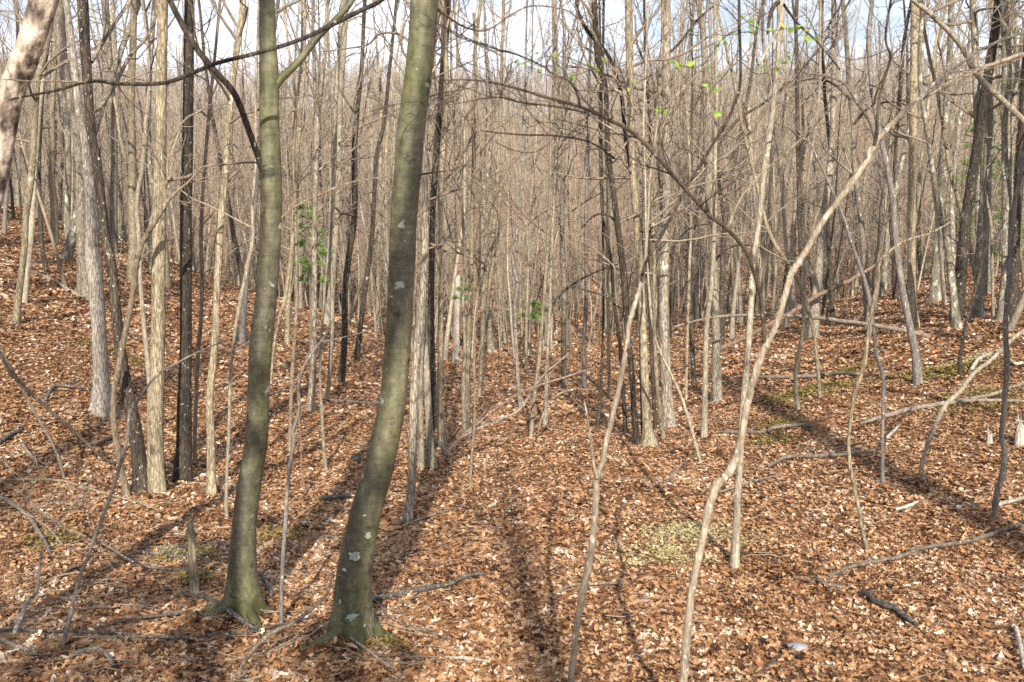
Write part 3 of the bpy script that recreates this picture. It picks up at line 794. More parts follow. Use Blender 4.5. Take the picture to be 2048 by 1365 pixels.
T('sapling', 'dark spindly sapling with side shoots between the two smooth trunks', [(563, 1256, 9), (563, 1166, 9), (570, 1061, 9), (577, 955, 8), (587, 885, 8), (586, 862, 8), (598, 820, 7), (597, 774, 6), (605, 739, 6), (626, 704, 6), (647, 676, 4), (655, 660, 3)], 'grey', 'sapling', cut=True,
  limbs=[dict(pts=[(597, 776, 4), (580, 770, 3), (562, 781, 3), (527, 795, 2.5), (480, 802, 2)], tw=2, tl=.2, Ys=(5.5, 5.5)), dict(pts=[(640, 685, 3), (700, 672, 2.2), (760, 655, 2)], Ys=(5.5, 5.8), tw=3, tl=.3)])
T('sapling', 'thin grey sapling slanting up from the lower left corner', [(124, 1296, 9), (141, 1230, 8), (158, 1159, 8), (176, 1114, 7), (197, 1054, 7), (218, 1001, 7), (232, 955, 7), (243, 920, 7), (253, 885, 6), (260, 827, 6), (281, 792, 5), (316, 749, 4), (352, 728, 4), (397, 704, 3), (457, 679, 2.2)], 'grey', 'sapling', cut=True)
T('sapling', 'thin bare whip with a curved foot on the left floor', [(128, 957, 6), (118, 918, 6), (95, 869, 6), (70, 827, 6), (39, 767, 6), (0, 700, 6), (-30, 650, 5)], 'dead', 'sapling', cut=True)
T('sapling', 'small straight stem with a pale flecked foot between the smooth trunks', [(652, 943, 8), (647, 885, 7), (642, 792, 6), (640, 720, 6), (648, 600, 5), (655, 520, 4)], 'pale', 'sapling', Ht=6)
T('sapling', 'reddish thin whip rooted near the grey floor twig between the smooth trunks', [(612, 992, 4), (603, 940, 4), (602, 890, 3), (596, 800, 3)], 'reddead', 'sapling', cut=True)
# between the smooth trunks
T('bare_tree', 'brown stem rising behind the dark spindly sapling', [(579, 905, 8), (584, 756, 8), (591, 651, 8), (594, 545, 8), (590, 400, 7), (600, 250, 6)], 'brown')
T('bare_tree', 'thin stem curving right from behind the smooth dark limbed trunk', [(541, 770, 6), (547, 700, 6), (558, 640, 7), (570, 598, 8), (580, 528, 8), (590, 440, 7), (598, 330, 6)], 'tan')
T('bare_tree', 'stout short footed trunk on the slope below the pine needles', [(574, 690, 12), (577, 598, 10), (584, 500, 9), (590, 380, 8)], 'tan')
T('bare_tree', 'speckled stem forking high with its foot beside a fallen pole', [(621, 824, 18), (626, 739, 13), (628, 651, 11), (629, 563, 11), (629, 475, 10), (633, 316, 10), (636, 229, 12), (650, 105, 7), (654, 0, 7)], 'oak', limbs=[dict(pts=[(636, 232, 8), (630, 190, 7), (629, 141, 7), (626, 60, 6), (626, 0, 6)], Ys=(12.5, 12.5))])
T('bare_tree', 'narrow stem with mossy foot next to the speckled forking stem', [(654, 802, 9), (661, 721, 9), (665, 598, 9), (660, 480, 8), (668, 350, 8), (672, 200, 7)], 'pale')
T('bare_tree', 'broad pale trunk on the crest between the smooth trunks', [(653, 650, 20), (663, 581, 14), (668, 510, 12), (673, 440, 12), (677, 352, 11), (680, 211, 11), (687, 105, 11), (692, 0, 11)], 'pale')
T('bare_tree', 'dark mottled trunk left of its dark twin on the mossy crest', [(682, 768, 15), (689, 686, 12), (690, 580, 12), (698, 510, 12), (709, 430, 12), (709, 299, 12), (714, 229, 10), (723, 141, 8), (728, 35, 8)], 'dark', lean=0.0)
T('bare_tree', 'slanting dark trunk, right hand twin on the mossy crest', [(713, 722, 14), (721, 651, 10), (730, 580, 10), (740, 510, 9), (746, 440, 9), (753, 316, 8), (768, 246, 8), (779, 141, 7), (790, 35, 6)], 'dark')
T('bare_tree', 'plain thin trunk immediately left of the stout smooth trunk on the crest', [(756, 665, 8), (756, 560, 8), (758, 440, 7), (762, 280, 7)], 'tan')
# clump right of the stout smooth trunk
T('bare_tree', 'flecked stem standing closest behind the stout smooth trunk', [(815, 1046, 21), (823, 973, 18), (826, 885, 18), (828, 792, 18), (835, 686, 17), (842, 616, 17), (848, 545, 15), (851, 430, 13), (849, 316, 11), (852, 200, 10)], 'oak', lean=0.03)
T('bare_tree', 'cream stem at the left of a pale pair right of the stout smooth trunk', [(842, 940, 16), (842, 862, 12), (841, 756, 10), (846, 660, 9), (850, 560, 8)], 'pale')
T('bare_tree', 'cream stem at the right of a pale pair right of the stout smooth trunk', [(865, 938, 20), (860, 885, 16), (858, 844, 15), (853, 756, 14), (849, 686, 14), (846, 600, 12), (850, 480, 10)], 'pale')
T('bare_tree', 'dark trunk rising behind the cream pair with a knotty lump', [(868, 862, 15), (865, 756, 14), (862, 651, 14), (863, 545, 12), (865, 440, 11), (872, 316, 13), (881, 211, 12), (889, 105, 14), (895, 0, 14)], 'dark')
T('bare_tree', 'brown straight trunk with a dark footed bend next to the crossed dead branches', [(886, 893, 19), (879, 809, 13), (881, 721, 12), (881, 616, 11), (879, 510, 11), (881, 387, 11), (890, 246, 11), (892, 141, 11), (885, 0, 11)], 'tan')
T('bare_tree', 'slim pale half of a double stem right of the crossed dead branches', [(929, 862, 11), (927, 756, 8), (930, 700, 7), (926, 600, 6)], 'pale', cut=False, Ht=7)
T('bare_tree', 'straight olive half of a double stem right of the crossed dead branches', [(936, 860, 13), (934, 756, 12), (939, 651, 11), (942, 545, 9), (944, 440, 8), (948, 316, 8), (946, 229, 7), (950, 100, 7)], 'tan')
T('sapling', 'spindly sapling in front of the hollow rooted beside a dark shadow band', [(940, 976, 6), (944, 903, 6), (948, 860, 6), (950, 792, 5), (948, 721, 5), (952, 650, 4), (960, 560, 3)], 'brown', 'sapling', Ht=5)
T('snag', 'pale broken off snag without branches near the hollow', [(912, 728, 16), (913, 633, 13), (916, 563, 13), (914, 553, 9)], 'bleach', 'dead tree', cut=True)
T('bare_tree', 'dark edged leaning trunk left of the white sinuous stem', [(958, 798, 9), (965, 686, 9), (969, 581, 12), (979, 510, 11), (990, 440, 10), (997, 316, 8), (1002, 200, 7), (1004, 105, 6), (1007, 0, 6)], 'tan')
T('bare_tree', 'white sinuous stem in the middle of the valley', [(1041, 818, 8), (1036, 756, 8), (1032, 686, 8), (1030, 616, 8), (1035, 570, 8), (1029, 540, 8), (1026, 515, 8), (1032, 480, 7), (1037, 440, 6), (1045, 352, 5), (1048, 246, 4.5)], 'white', tm='twig')
T('bare_tree', 'leaning slim trunk whose foot stands nearest in the middle hollow', [(1062, 878, 11), (1067, 809, 9), (1078, 721, 8), (1085, 633, 7), (1092, 545, 6), (1097, 458, 6), (1100, 350, 5)], 'tan')
T('bare_tree', 'short stemmed trunk just behind the nearest slim trunk of the hollow', [(1090, 850, 12), (1092, 792, 9), (1094, 720, 8), (1100, 620, 8), (1104, 480, 7)], 'oak')
T('bare_tree', 'straight trunk with dark base to the right of the hollow', [(1129, 776, 12), (1127, 686, 11), (1129, 581, 11), (1124, 475, 9), (1126, 330, 8), (1130, 180, 7)], 'oak')
T('bare_tree', 'narrow straight trunk a step right of the hollow in open leaves', [(1169, 776, 10), (1168, 686, 9), (1173, 580, 8), (1172, 450, 7), (1176, 300, 7)], 'grey')
T('sapling', 'dark pole standing alone left of the burnt looking trunks', [(1194, 861, 9), (1201, 792, 7), (1204, 721, 5), (1207, 600, 5), (1206, 500, 4)], 'dark', 'sapling', Ht=6)
T('bare_tree', 'slender stem between the dark pole and the burnt looking trunks', [(1219, 795, 7), (1217, 686, 7), (1215, 550, 6), (1216, 400, 6)], 'tan')
# the clump by the path, with the darkest stems
T('bare_tree', 'jet black footed trunk, darkest of the clump on the path side', [(1275, 892, 15), (1268, 827, 12), (1264, 756, 11), (1254, 651, 12), (1247, 545, 14), (1236, 458, 12), (1226, 380, 11), (1218, 316, 10), (1213, 240, 10), (1211, 176, 10), (1197, 120, 12), (1190, 35, 12), (1188, -20, 11)], 'dark', limbs=[dict(pts=[(1240, 455, 6), (1218, 432, 4.5), (1190, 431, 4), (1162, 457, 3)], tw=4, tl=.5), dict(pts=[(1219, 308, 5), (1208, 299, 4), (1180, 299, 3.5), (1171, 308, 3), (1169, 341, 2.5)], tw=3, tl=.4), dict(pts=[(1252, 640, 5), (1225, 600, 4), (1185, 585, 3.5), (1150, 575, 3)], tw=5, tl=.6)])
T('bare_tree', 'dark wavy trunk bending left toward its top out of the clump by the path', [(1287, 884, 10), (1284, 760, 9), (1282, 616, 9), (1282, 475, 9), (1275, 422, 9), (1264, 352, 9), (1252, 281, 8), (1243, 193, 8), (1225, 130, 8), (1208, 100, 8), (1176, 63, 8), (1155, 21, 7), (1155, -20, 7)], 'black')
T('bare_tree', 'tan trunk with a wide swollen foot in the clump by the path', [(1299, 892, 34), (1294, 850, 19), (1290, 774, 17), (1287, 686, 16), (1282, 581, 16), (1275, 457, 15), (1264, 316, 13), (1261, 176, 14), (1257, 0, 15)], 'tan')
T('bare_tree', 'lean tan stem between the swollen footed trunk and the thick straight one', [(1327, 878, 11), (1320, 827, 9), (1313, 756, 9), (1308, 650, 8), (1308, 500, 8)], 'tan')
T('bare_tree', 'thick straight grey trunk at the right end of the clump by the path', [(1336, 856, 28), (1333, 774, 22), (1328, 651, 22), (1329, 510, 20), (1333, 422, 19), (1333, 246, 16), (1333, 105, 16), (1333, 0, 15)], 'oak', limbs=[dict(pts=[(1335, 520, 6), (1365, 470, 4.5), (1400, 450, 3.5), (1440, 455, 2.5)], mat='dark', tw=6, tl=.7), dict(pts=[(1331, 200, 6), (1300, 150, 4.5), (1275, 90, 4), (1270, 30, 3)], tw=6, tl=.7), dict(pts=[(1334, 110, 6), (1360, 85, 5), (1395, 40, 4), (1430, 10, 3)], mat='dark', tw=6, tl=.7)])
T('sapling', 'bent whip swinging out to the right from the clump by the path', [(1402, 929, 7), (1390, 885, 6.5), (1381, 850, 6), (1362, 792, 6), (1350, 765, 5.5), (1334, 732, 5), (1313, 686, 5), (1303, 633, 5), (1297, 563, 4), (1292, 480, 3)], 'pale', 'sapling', Ht=5)
T('bare_tree', 'thin dark stem touching the left side of the jet black footed trunk', [(1252, 872, 9), (1246, 780, 8), (1240, 690, 8), (1228, 600, 7), (1222, 520, 7), (1205, 430, 6), (1200, 300, 6)], 'dark')
T('bare_tree', 'thin dark stem threading between the tan swollen footed trunk and the thick grey one', [(1311, 862, 8), (1306, 760, 8), (1300, 640, 7), (1296, 520, 7), (1304, 400, 6), (1300, 240, 6)], 'dark')
T('bare_tree', 'dark arching tree behind the pale spotted trunk', [(1388, 770, 10), (1384, 680, 9), (1378, 560, 9), (1392, 430, 8), (1420, 330, 7), (1465, 250, 6), (1530, 205, 5)], 'dark', nbr=26)
T('bare_tree', 'dark twiggy tree in the gap between hook footed tree and X shaped saplings', [(1665, 655, 11), (1662, 560, 10), (1655, 440, 9), (1662, 330, 8), (1650, 200, 7)], 'dark', nbr=30)
# right side
T('bare_tree', 'pale spotted trunk standing alone on the leaves right of the clump', [(1408, 876, 15), (1410, 792, 11), (1411, 704, 11), (1415, 633, 10), (1424, 563, 10), (1429, 440, 9), (1430, 300, 8)], 'pale', lean=0.03)
T('bare_tree', 'thick brown trunk a little behind the pale spotted trunk', [(1434, 806, 24), (1432, 721, 18), (1431, 616, 16), (1427, 510, 16), (1423, 430, 19), (1419, 387, 19), (1416, 281, 18), (1413, 176, 14), (1406, 70, 12), (1401, 0, 10)], 'oak', limbs=[dict(pts=[(1416, 330, 6), (1395, 313, 4.5), (1370, 299, 4), (1346, 314, 3), (1330, 345, 2)], mat='dark', tw=5, tl=.7), dict(pts=[(1430, 520, 6), (1460, 495, 4.5), (1495, 490, 3.5), (1530, 500, 2.5)], mat='dark', tw=5, tl=.7)])
T('bare_tree', 'tall pale furrowed tree behind the forked sapling, casting a shadow from its foot', [(1469, 1137, 19), (1473, 1061, 15), (1475, 990, 14), (1480, 920, 13), (1484, 844, 13), (1490, 774, 14), (1497, 686, 13), (1503, 598, 12), (1506, 528, 11), (1517, 450, 10), (1527, 352, 12), (1540, 264, 10), (1548, 193, 9), (1555, 123, 9), (1560, 53, 13), (1561, 0, 15), (1560, -40, 12)], 'pale', Ht=8, hmin=4.2, lean=0.0,
  limbs=[dict(pts=[(1560, 48, 8), (1551, 68, 7), (1538, 92, 6), (1526, 115, 6), (1517, 130, 5)], Ys=(6.3, 6.2)), dict(pts=[(1558, 5, 9), (1548, 12, 9), (1541, 30, 8), (1537, 50, 6), (1535, 68, 4)], mat='dark', Ys=(6.3, 6.2)),
         dict(pts=[(1568, 10, 6), (1582, 30, 5), (1600, 52, 5), (1640, 90, 4), (1680, 140, 3)], mat='grey', Ys=(6.3, 6.8), tw=6, tl=.6), dict(pts=[(1550, 245, 4), (1580, 258, 3), (1600, 275, 3), (1640, 290, 2)], mat='brown', Ys=(6.3, 6.8), tw=4, tl=.5)])
T('bare_tree', 'thin crooked tree with a hooked foot ahead of the mossy patch', [(1597, 823, 10), (1591, 774, 9), (1594, 721, 8), (1605, 668, 8), (1608, 598, 7), (1612, 510, 7), (1610, 440, 6), (1618, 340, 6)], 'pale', lean=0.02)
T('bare_tree', 'straight dark trunk behind the thin crooked hook footed tree', [(1610, 682, 11), (1606, 581, 11), (1601, 475, 11), (1599, 422, 10), (1596, 281, 9), (1594, 176, 8), (1592, 60, 7)], 'dark')
T('sapling', 'yellowish bent sapling meeting a darker one in a narrow X', [(1736, 1106, 9), (1724, 1054, 8), (1714, 1001, 8), (1703, 948, 8), (1697, 892, 7), (1703, 827, 7), (1714, 774, 8), (1726, 739, 8), (1735, 686, 8), (1745, 616, 9), (1756, 563, 7), (1759, 525, 6), (1788, 496, 5), (1816, 480, 5), (1858, 468, 5), (1900, 445, 3)], 'tan', 'sapling', cut=True)
T('sapling', 'darker grey sapling meeting the yellowish one in a narrow X', [(1766, 968, 8), (1765, 885, 7), (1766, 820, 7), (1766, 756, 8), (1752, 704, 8), (1747, 651, 8), (1738, 598, 9), (1724, 545, 8), (1703, 486, 7), (1689, 440, 6), (1668, 390, 5), (1643, 334, 5), (1620, 290, 4), (1590, 255, 3)], 'grey', 'sapling', cut=True)
T('bare_tree', 'grey trunk slanting left from a bare dark foot on the right slope', [(1837, 770, 19), (1830, 704, 15), (1819, 651, 14), (1805, 581, 13), (1795, 510, 13), (1788, 440, 12), (1784, 387, 12), (1770, 316, 11), (1756, 250, 10), (1742, 158, 10), (1738, 70, 9), (1745, 0, 8)], 'grey', lean=0.02)
T('bare_tree', 'white blotched trunk leaning left above the long fallen pole', [(1914, 660, 19), (1907, 598, 15), (1900, 528, 14), (1889, 458, 12), (1882, 440, 11), (1868, 352, 10), (1854, 264, 9), (1840, 170, 9)], 'lichen')
T('bare_tree', 'straight brown trunk left of the white blotched trunk', [(1830, 660, 20), (1824, 600, 16), (1823, 510, 16), (1823, 440, 16), (1826, 246, 15), (1829, 105, 17), (1830, 0, 16)], 'tan')
T('bare_tree', 'wide footed speckled tree behind the white blotched trunk', [(1870, 605, 26), (1872, 560, 19), (1876, 490, 17), (1886, 316, 15), (1893, 211, 13), (1900, 105, 12), (1903, 0, 12)], 'lichen')
T('bare_tree', 'upright trunk with a flared foot dotted by pale lichen, right of the white blotched one', [(1956, 640, 24), (1956, 590, 17), (1956, 545, 15), (1958, 440, 15), (1955, 281, 14), (1951, 105, 14), (1946, 0, 13)], 'lichen')
T('bare_tree', 'large rugged trunk at the right margin behind the dark wavy sapling', [(2004, 645, 26), (2008, 590, 19), (2011, 545, 17), (2013, 422, 18), (2013, 246, 18), (2013, 105, 18), (2009, 0, 16)], 'lichen')
T('sapling', 'dark wavy sapling near the right margin', [(1990, 1040, 13), (1993, 990, 12), (2006, 945, 12), (2009, 903, 11), (2003, 870, 10), (2007, 827, 11), (2013, 739, 11), (2011, 651, 10), (2016, 581, 10), (2021, 510, 11), (2026, 430, 10), (2036, 369, 9), (2048, 300, 9), (2062, 220, 8)], 'grey', 'sapling', Ht=6, hmin=2.6)
T('sapling', 'cream sapling sweeping up to the right from a hooked foot', [(1849, 966, 10), (1843, 938, 9), (1854, 892, 8), (1868, 855, 8), (1889, 813, 9), (1918, 785, 9), (1946, 749, 8), (1981, 721, 8), (2016, 686, 8), (2048, 661, 7), (2090, 630, 6), (2150, 570, 5)], 'pale', 'sapling', cut=True)
T('sapling', 'dark twiggy sapling on the right slope below the flared lichen trunk', [(1921, 755, 8), (1920, 720, 8), (1928, 668, 7), (1942, 609, 7), (1956, 560, 6), (1962, 524, 5)], 'dark', 'sapling', cut=True, limbs=[dict(pts=[(1962, 526, 4), (1945, 505, 3), (1920, 490, 2.5), (1895, 470, 2)], Ys=(16, 16), tw=8, tl=.8), dict(pts=[(1962, 526, 4), (1970, 500, 3), (1995, 470, 2.5), (2010, 440, 2)], Ys=(16, 16), tw=8, tl=.8)])
T('sapling', 'thin pale sapling with a kink between the two lichened trunks at right', [(1986, 635, 7), (1984, 510, 5.5), (1981, 440, 5.5), (1970, 385, 5), (1970, 365, 5), (1984, 299, 4), (1990, 240, 3.5)], 'pale', 'sapling', Ht=8)
T('leaning_tree', 'pale limb like trunk slanting across the upper right corner', [(2420, 900, 22), (2300, 620, 18), (2160, 380, 13), (2100, 300, 12), (2048, 243, 11), (1999, 195, 11), (1953, 148, 11), (1925, 97, 10), (1897, 63, 10), (1861, 28, 10), (1826, 0, 9), (1780, -50, 8)], 'pale', Y=8.5, Ht=8, hmin=5.5, nbr=6)
T('bare_tree', 'grey trunk bent at mid height right of the X shaped saplings', [(1737, 650, 16), (1733, 600, 14), (1728, 510, 13), (1722, 440, 12), (1713, 370, 11), (1708, 320, 9), (1706, 246, 10), (1699, 176, 10), (1692, 70, 9), (1685, 0, 9)], 'oak', limbs=[dict(pts=[(1706, 250, 6), (1738, 216, 4.5), (1780, 204, 4), (1815, 213, 3.5), (1836, 238, 2.5)], mat='dark', tw=6, tl=1.0), dict(pts=[(1702, 200, 6), (1660, 165, 4.5), (1610, 160, 3.5), (1560, 185, 2.5)], mat='dark', tw=6, tl=1.0)])
T('bare_tree', 'thin stem with a green tinge in front of the thick brown trunk', [(1372, 800, 6), (1374, 700, 6), (1378, 560, 6), (1382, 420, 6), (1376, 250, 5)], 'tan')
T('bare_tree', 'slanting stem behind the bough of the forked sapling', [(1640, 800, 8), (1634, 720, 8), (1624, 650, 8), (1600, 570, 9), (1570, 520, 8), (1545, 480, 8), (1530, 440, 7)], 'tan')
T('bare_tree', 'dark double trunk standing deep behind the narrow X of saplings', [(1790, 600, 12), (1788, 520, 10), (1782, 420, 10), (1790, 300, 9), (1800, 180, 8)], 'dark')
T('bare_tree', 'pale upright stem seen right of the white sinuous stem', [(1052, 740, 6), (1053, 640, 6), (1057, 520, 5), (1062, 400, 5)], 'pale')
T('bare_tree', 'grey stem leaning gently at the far left margin', [(8, 470, 9), (12, 400, 9), (20, 280, 8), (30, 160, 7)], 'grey')
T('bare_tree', 'broad pale trunk on the mossy crest left of the straight grey trunk', [(243, 478, 20), (240, 420, 16), (236, 300, 15), (230, 180, 14), (226, 60, 13)], 'lichen')

# pines -------------------------------------------------------------------------------
def pine(label, px, py, wpx, hpx, Y, n_whorl, name='pine_sapling', place=None, dens=1.0):
    rg = rng()
    if place is None:
        p0 = at(px, py, Y); base = np.array([p0[0], Y, float(H(p0[0], Y))])
        Ht = p0[2] + hpx * Y / F_PX - base[2]
        bottom = p0[2] - base[2]
    else:
        x, y, bottom, Ht, rad = place
        base = np.array([x, y, float(H(x, y))]); Y = 1.0; wpx = rad * 2 * F_PX
    root = bpy.data.objects.new(name, None); COL.objects.link(root); root.location = base
    root['label'] = label; root['category'] = 'pine tree'
    t = Tubes(); t.add([(0, 0, -0.1), (0.03, 0, Ht * .4), (0, 0.02, Ht)], [0.035, 0.025, 0.006], 6)
    Vl = []
    tb = Tubes()
    for q in range(n_whorl):
        f = q / (n_whorl - 1)
        z = bottom + (Ht - bottom) * f
        for b in range(rg.integers(3, 6)):
            a = rg.uniform(0, 2 * math.pi); L = wpx * Y / F_PX / 2 * (1.15 - 0.85 * f) * rg.uniform(0.5, 1.1)
            P = np.array([(math.cos(a) * L * s, math.sin(a) * L * s, z + 0.15 * L * s + 0.12 * L * math.sin(3 * s)) for s in np.linspace(0, 1, 6)])
            tb.add(P, np.linspace(0.008, 0.003, 6), 4)
            for k in range(int(14 + L * 12)):
                s = rg.uniform(0.35, 1.0); c = P[min(int(s * 5), 4)] * (1 - (s * 5 % 1)) + P[min(int(s * 5) + 1, 5)] * (s * 5 % 1)
                c = c + rg.standard_normal(3) * [0.10, 0.10, 0.05] * L
                for m_ in range(int(9 * dens)):
                    d = unit(rg.standard_normal(3) + [math.cos(a) * .6, math.sin(a) * .6, 0.35]) * rg.uniform(0.07, 0.13)
                    w = unit(np.cross(d, rg.standard_normal(3))) * 0.007
                    Vl.append([c - w, c + w, c + d])
    link('trunk', t.mesh('trunk', M['brown']), root)
    link('branches', tb.mesh('branches', M['brown']), root)
    Vn = np.array(Vl).reshape(-1, 3)
    link('needles', mesh_from('needles', Vn, None, np.arange(len(Vn)).reshape(-1, 3), M['pine'], smooth=False), root)
pine('bright green young pine behind the crest between the smooth trunks', 618, 570, 130, 150, 22, 9)
pine('small green pine tip low in the middle hollow', 1075, 640, 75, 30, 27, 3)
pine('small tuft of green pine needles beside the pale broken snag', 925, 600, 40, 40, 24, 3)
pine('tall pine with thin blue green foliage in the upper right corner', 2030, 560, 330, 640, 30, 19, 'pine_tree', dens=2.2)
pine('low bushy pine between the lichened trunks on the right', 1950, 480, 130, 240, 36, 9)

# ------------------------------------------------------------------ fallen wood and small things
def stick(name, label, pts, mat, mode='ground', cat='fallen branch', Ys=None, tw=0, rough=0.05, twl=0.35, tm=None):
    rg = rng()
    if mode == 'ground':
        P = []; R = []
        for p in pts:
            q = hit(p[0], p[1] + 0.4 * p[2]); r = p[2] * q[1] / F_PX / 2
            P.append((q[0], q[1], q[2] + r * 0.9 + 0.028)); R.append(r)
    else:
        if Ys is None:
            Ys = (hit(*pts[0][:2])[1], hit(*pts[-1][:2])[1])
        P, R = px_path(pts, None, 0, Ys=Ys)
    Ps, Rs = smooth_path(P, R, 5)
    Ps = Ps + rg.standard_normal(Ps.shape) * (Rs[:, None] * 0.12)
    loc = Ps[len(Ps) // 2].copy()
    V, Q = flared(Ps - loc, Rs, 10, rg, rough, 0)
    # rounded ends
    n = len(Ps)
    Vn = np.vstack([V, (Ps[0] - loc)[None], (Ps[-1] - loc)[None]])
    Tn = [[(j + 1) % 10, j, n * 10] for j in range(10)] + [[(n - 1) * 10 + j, (n - 1) * 10 + (j + 1) % 10, n * 10 + 1] for j in range(10)]
    o = link(name, mesh_from(name, Vn, Q, np.array(Tn), M[mat]), None)
    o.location = loc
    o['label'] = label; o['category'] = cat
    if tw:
        for q in range(tw):
            t = Tubes()
            i = rg.integers(1, n - 1); d = unit(Ps[i] - Ps[i - 1]) * rg.choice([-1, 1]); sd = unit(rg.standard_normal(3) + [0, 0, 0.8])
            limb(t, rg, Ps[i] - loc, d * 0.5 + sd * 0.6, rg.uniform(0.3, 1) * twl, Rs[i] * 0.5, 1, 0.0016, up=0.02)
            link('twig', t.mesh('twig', M[tm or mat]), o)
    return o
S = stick
S('fallen_pole', 'long thin pole leaning through the trunks with its thick end on the right slope', [(1907, 688, 12), (1868, 676, 10), (1805, 661, 9), (1735, 649, 8), (1664, 640, 8), (1594, 633, 7), (1506, 630, 6), (1418, 637, 5), (1348, 654, 4)], 'dead', 'air', 'fallen tree', Ys=(17, 13), tw=4, twl=1.0)
S('fallen_log', 'reddish dead trunk leaning up to the right behind the forked sapling', [(1370, 726, 9), (1489, 676, 9), (1587, 623, 10), (1629, 595, 10), (1682, 570, 9), (1721, 549, 8), (1760, 525, 5)], 'reddead', 'air', 'fallen tree', Ys=(21, 21), tw=3, twl=1)
S('fallen_log', 'bare horizontal log lying across the right floor behind the saplings', [(1348, 739, 5), (1394, 753, 7), (1489, 758, 7), (1594, 757, 7), (1664, 752, 8), (1717, 753, 6)], 'dead', tw=2)
S('fallen_branch', 'long arched branch on the right reaching the margin over a moss patch', [(1720, 853, 7), (1770, 837, 9), (1840, 820, 9), (1911, 809, 8), (1981, 806, 7), (2048, 808, 6)], 'dead', tw=3)
S('fallen_branch', 'upper fork of the arched branch heading to the right margin', [(1911, 806, 6), (1981, 795, 7), (2020, 780, 7), (2060, 770, 7)], 'dead')
S('fallen_branch', 'gently bowed stick in front of the straight pale trunk right of the clump', [(1436, 869, 6), (1524, 869, 6), (1545, 862, 8), (1594, 855, 8), (1629, 857, 8)], 'dead')
S('fallen_branch', 'long pale stick crossing behind the feet of the X shaped saplings', [(1538, 938, 6), (1573, 920, 8), (1629, 918, 8), (1700, 913, 7), (1752, 906, 6)], 'dead')
S('fallen_branch', 'white curled piece of wood at the foot of the dark X sapling', [(1772, 880, 6), (1786, 868, 6), (1796, 858, 5)], 'bleach')
S('fallen_branch', 'short pale chunk lying in the dark shadow on the right', [(1791, 1026, 7), (1816, 1019, 7), (1836, 1010, 5)], 'bleach')
S('fallen_branch', 'dark rough chunk of wood lying in bright leaves at lower right', [(1724, 1191, 11), (1752, 1212, 12), (1788, 1226, 11), (1816, 1247, 10), (1832, 1260, 6)], 'wetdead', rough=0.12)
S('fallen_branch', 'short mossy grey stick pointing at the dark rough chunk', [(1629, 1163, 7), (1645, 1174, 8), (1664, 1180, 8), (1686, 1184, 7)], 'dead')
S('fallen_log', 'half buried rotten log fading into bright leaves at right', [(1657, 1160, 6), (1700, 1142, 8), (1752, 1131, 8), (1805, 1120, 9), (1840, 1105, 9), (1928, 1092, 9), (1998, 1071, 9), (2040, 1056, 8)], 'dead', cat='fallen tree', rough=0.1)
S('fallen_branch', 'smooth dark grey branch touching the stout smooth trunk', [(739, 1209, 11), (793, 1197, 10), (846, 1187, 10), (895, 1177, 9), (937, 1159, 8), (972, 1156, 5)], 'wetdead')
S('fallen_branch', 'thin arched stick crossing behind the thin pale sapling at lower centre', [(1113, 1193, 4), (1145, 1179, 5), (1180, 1177, 5), (1233, 1175, 5), (1262, 1178, 3)], 'dead')
S('fallen_branch', 'thin brown stick running along the sunny floor at the left margin', [(0, 968, 5), (53, 966, 5), (123, 968, 5), (176, 983, 5), (211, 994, 5), (264, 1008, 5), (299, 1019, 4), (318, 1030, 3)], 'brown', tw=2)
S('fallen_branch', 'pale thick bent stick entering from the left margin', [(-20, 990, 9), (0, 1001, 9), (25, 1015, 9), (53, 1036, 9), (74, 1064, 9), (91, 1092, 8), (100, 1113, 6)], 'dead')
S('fallen_branch', 'long dark stick sagging across the shaded bottom left floor', [(-20, 1268, 6), (70, 1272, 6), (140, 1273, 6), (211, 1275, 7), (281, 1282, 7), (352, 1286, 7), (422, 1282, 7), (492, 1275, 6), (563, 1259, 5), (633, 1242, 4)], 'wetdead')
S('fallen_branch', 'curved brown branch rising in front of the foot of the stout smooth trunk', [(475, 1356, 9), (485, 1331, 9), (506, 1300, 9), (541, 1268, 9), (584, 1247, 8), (619, 1222, 7), (650, 1194, 6), (662, 1165, 5), (666, 1145, 4)], 'brown', 'air', Ys=(4.45, 4.95))
S('fallen_branch', 'splintered dark bark strip at the foot of the dark limbed smooth trunk', [(366, 1196, 6), (415, 1205, 9), (443, 1219, 11), (468, 1240, 13), (499, 1261, 9), (522, 1272, 5)], 'wetdead', rough=0.12)
S('fallen_branch', 'dark curved twig above the long sagging stick', [(190, 1267, 6), (246, 1252, 7), (299, 1243, 7), (366, 1236, 5)], 'wetdead')
S('fallen_branch', 'pale crooked root like branch at the bottom left edge', [(141, 1323, 8), (165, 1313, 9), (190, 1307, 10), (211, 1317, 9), (225, 1338, 8)], 'dead')
S('fallen_branch', 'grey stick lying in the bottom left corner', [(-10, 1285, 9), (35, 1303, 8), (74, 1316, 6)], 'dead')
S('fallen_branch', 'blue grey lichened stick standing out of the lower left leaves', [(28, 1268, 10), (42, 1236, 10), (56, 1201, 8), (74, 1184, 6), (79, 1131, 5), (84, 1096, 4)], 'grey', 'air', Ys=(4.75, 5.4))
S('fallen_branch', 'small dark twig in the sunlit leaves at lower left', [(116, 1168, 4), (134, 1149, 5), (165, 1137, 5)], 'wetdead')
S('fallen_branch', 'short pale bowed twig left of the broken stub', [(281, 1113, 6), (323, 1114, 7), (352, 1103, 7), (383, 1101, 5)], 'dead')
S('fallen_branch', 'thin stick slanting down to the mossy spot left of the broken stub', [(197, 1092, 4), (246, 1117, 5), (281, 1138, 6), (334, 1147, 6), (380, 1145, 4)], 'wetdead', tw=3)
S('fallen_branch', 'dark hooked twig passing behind the broken stub', [(334, 1120, 6), (387, 1120, 6), (422, 1113, 5), (438, 1099, 4)], 'wetdead')
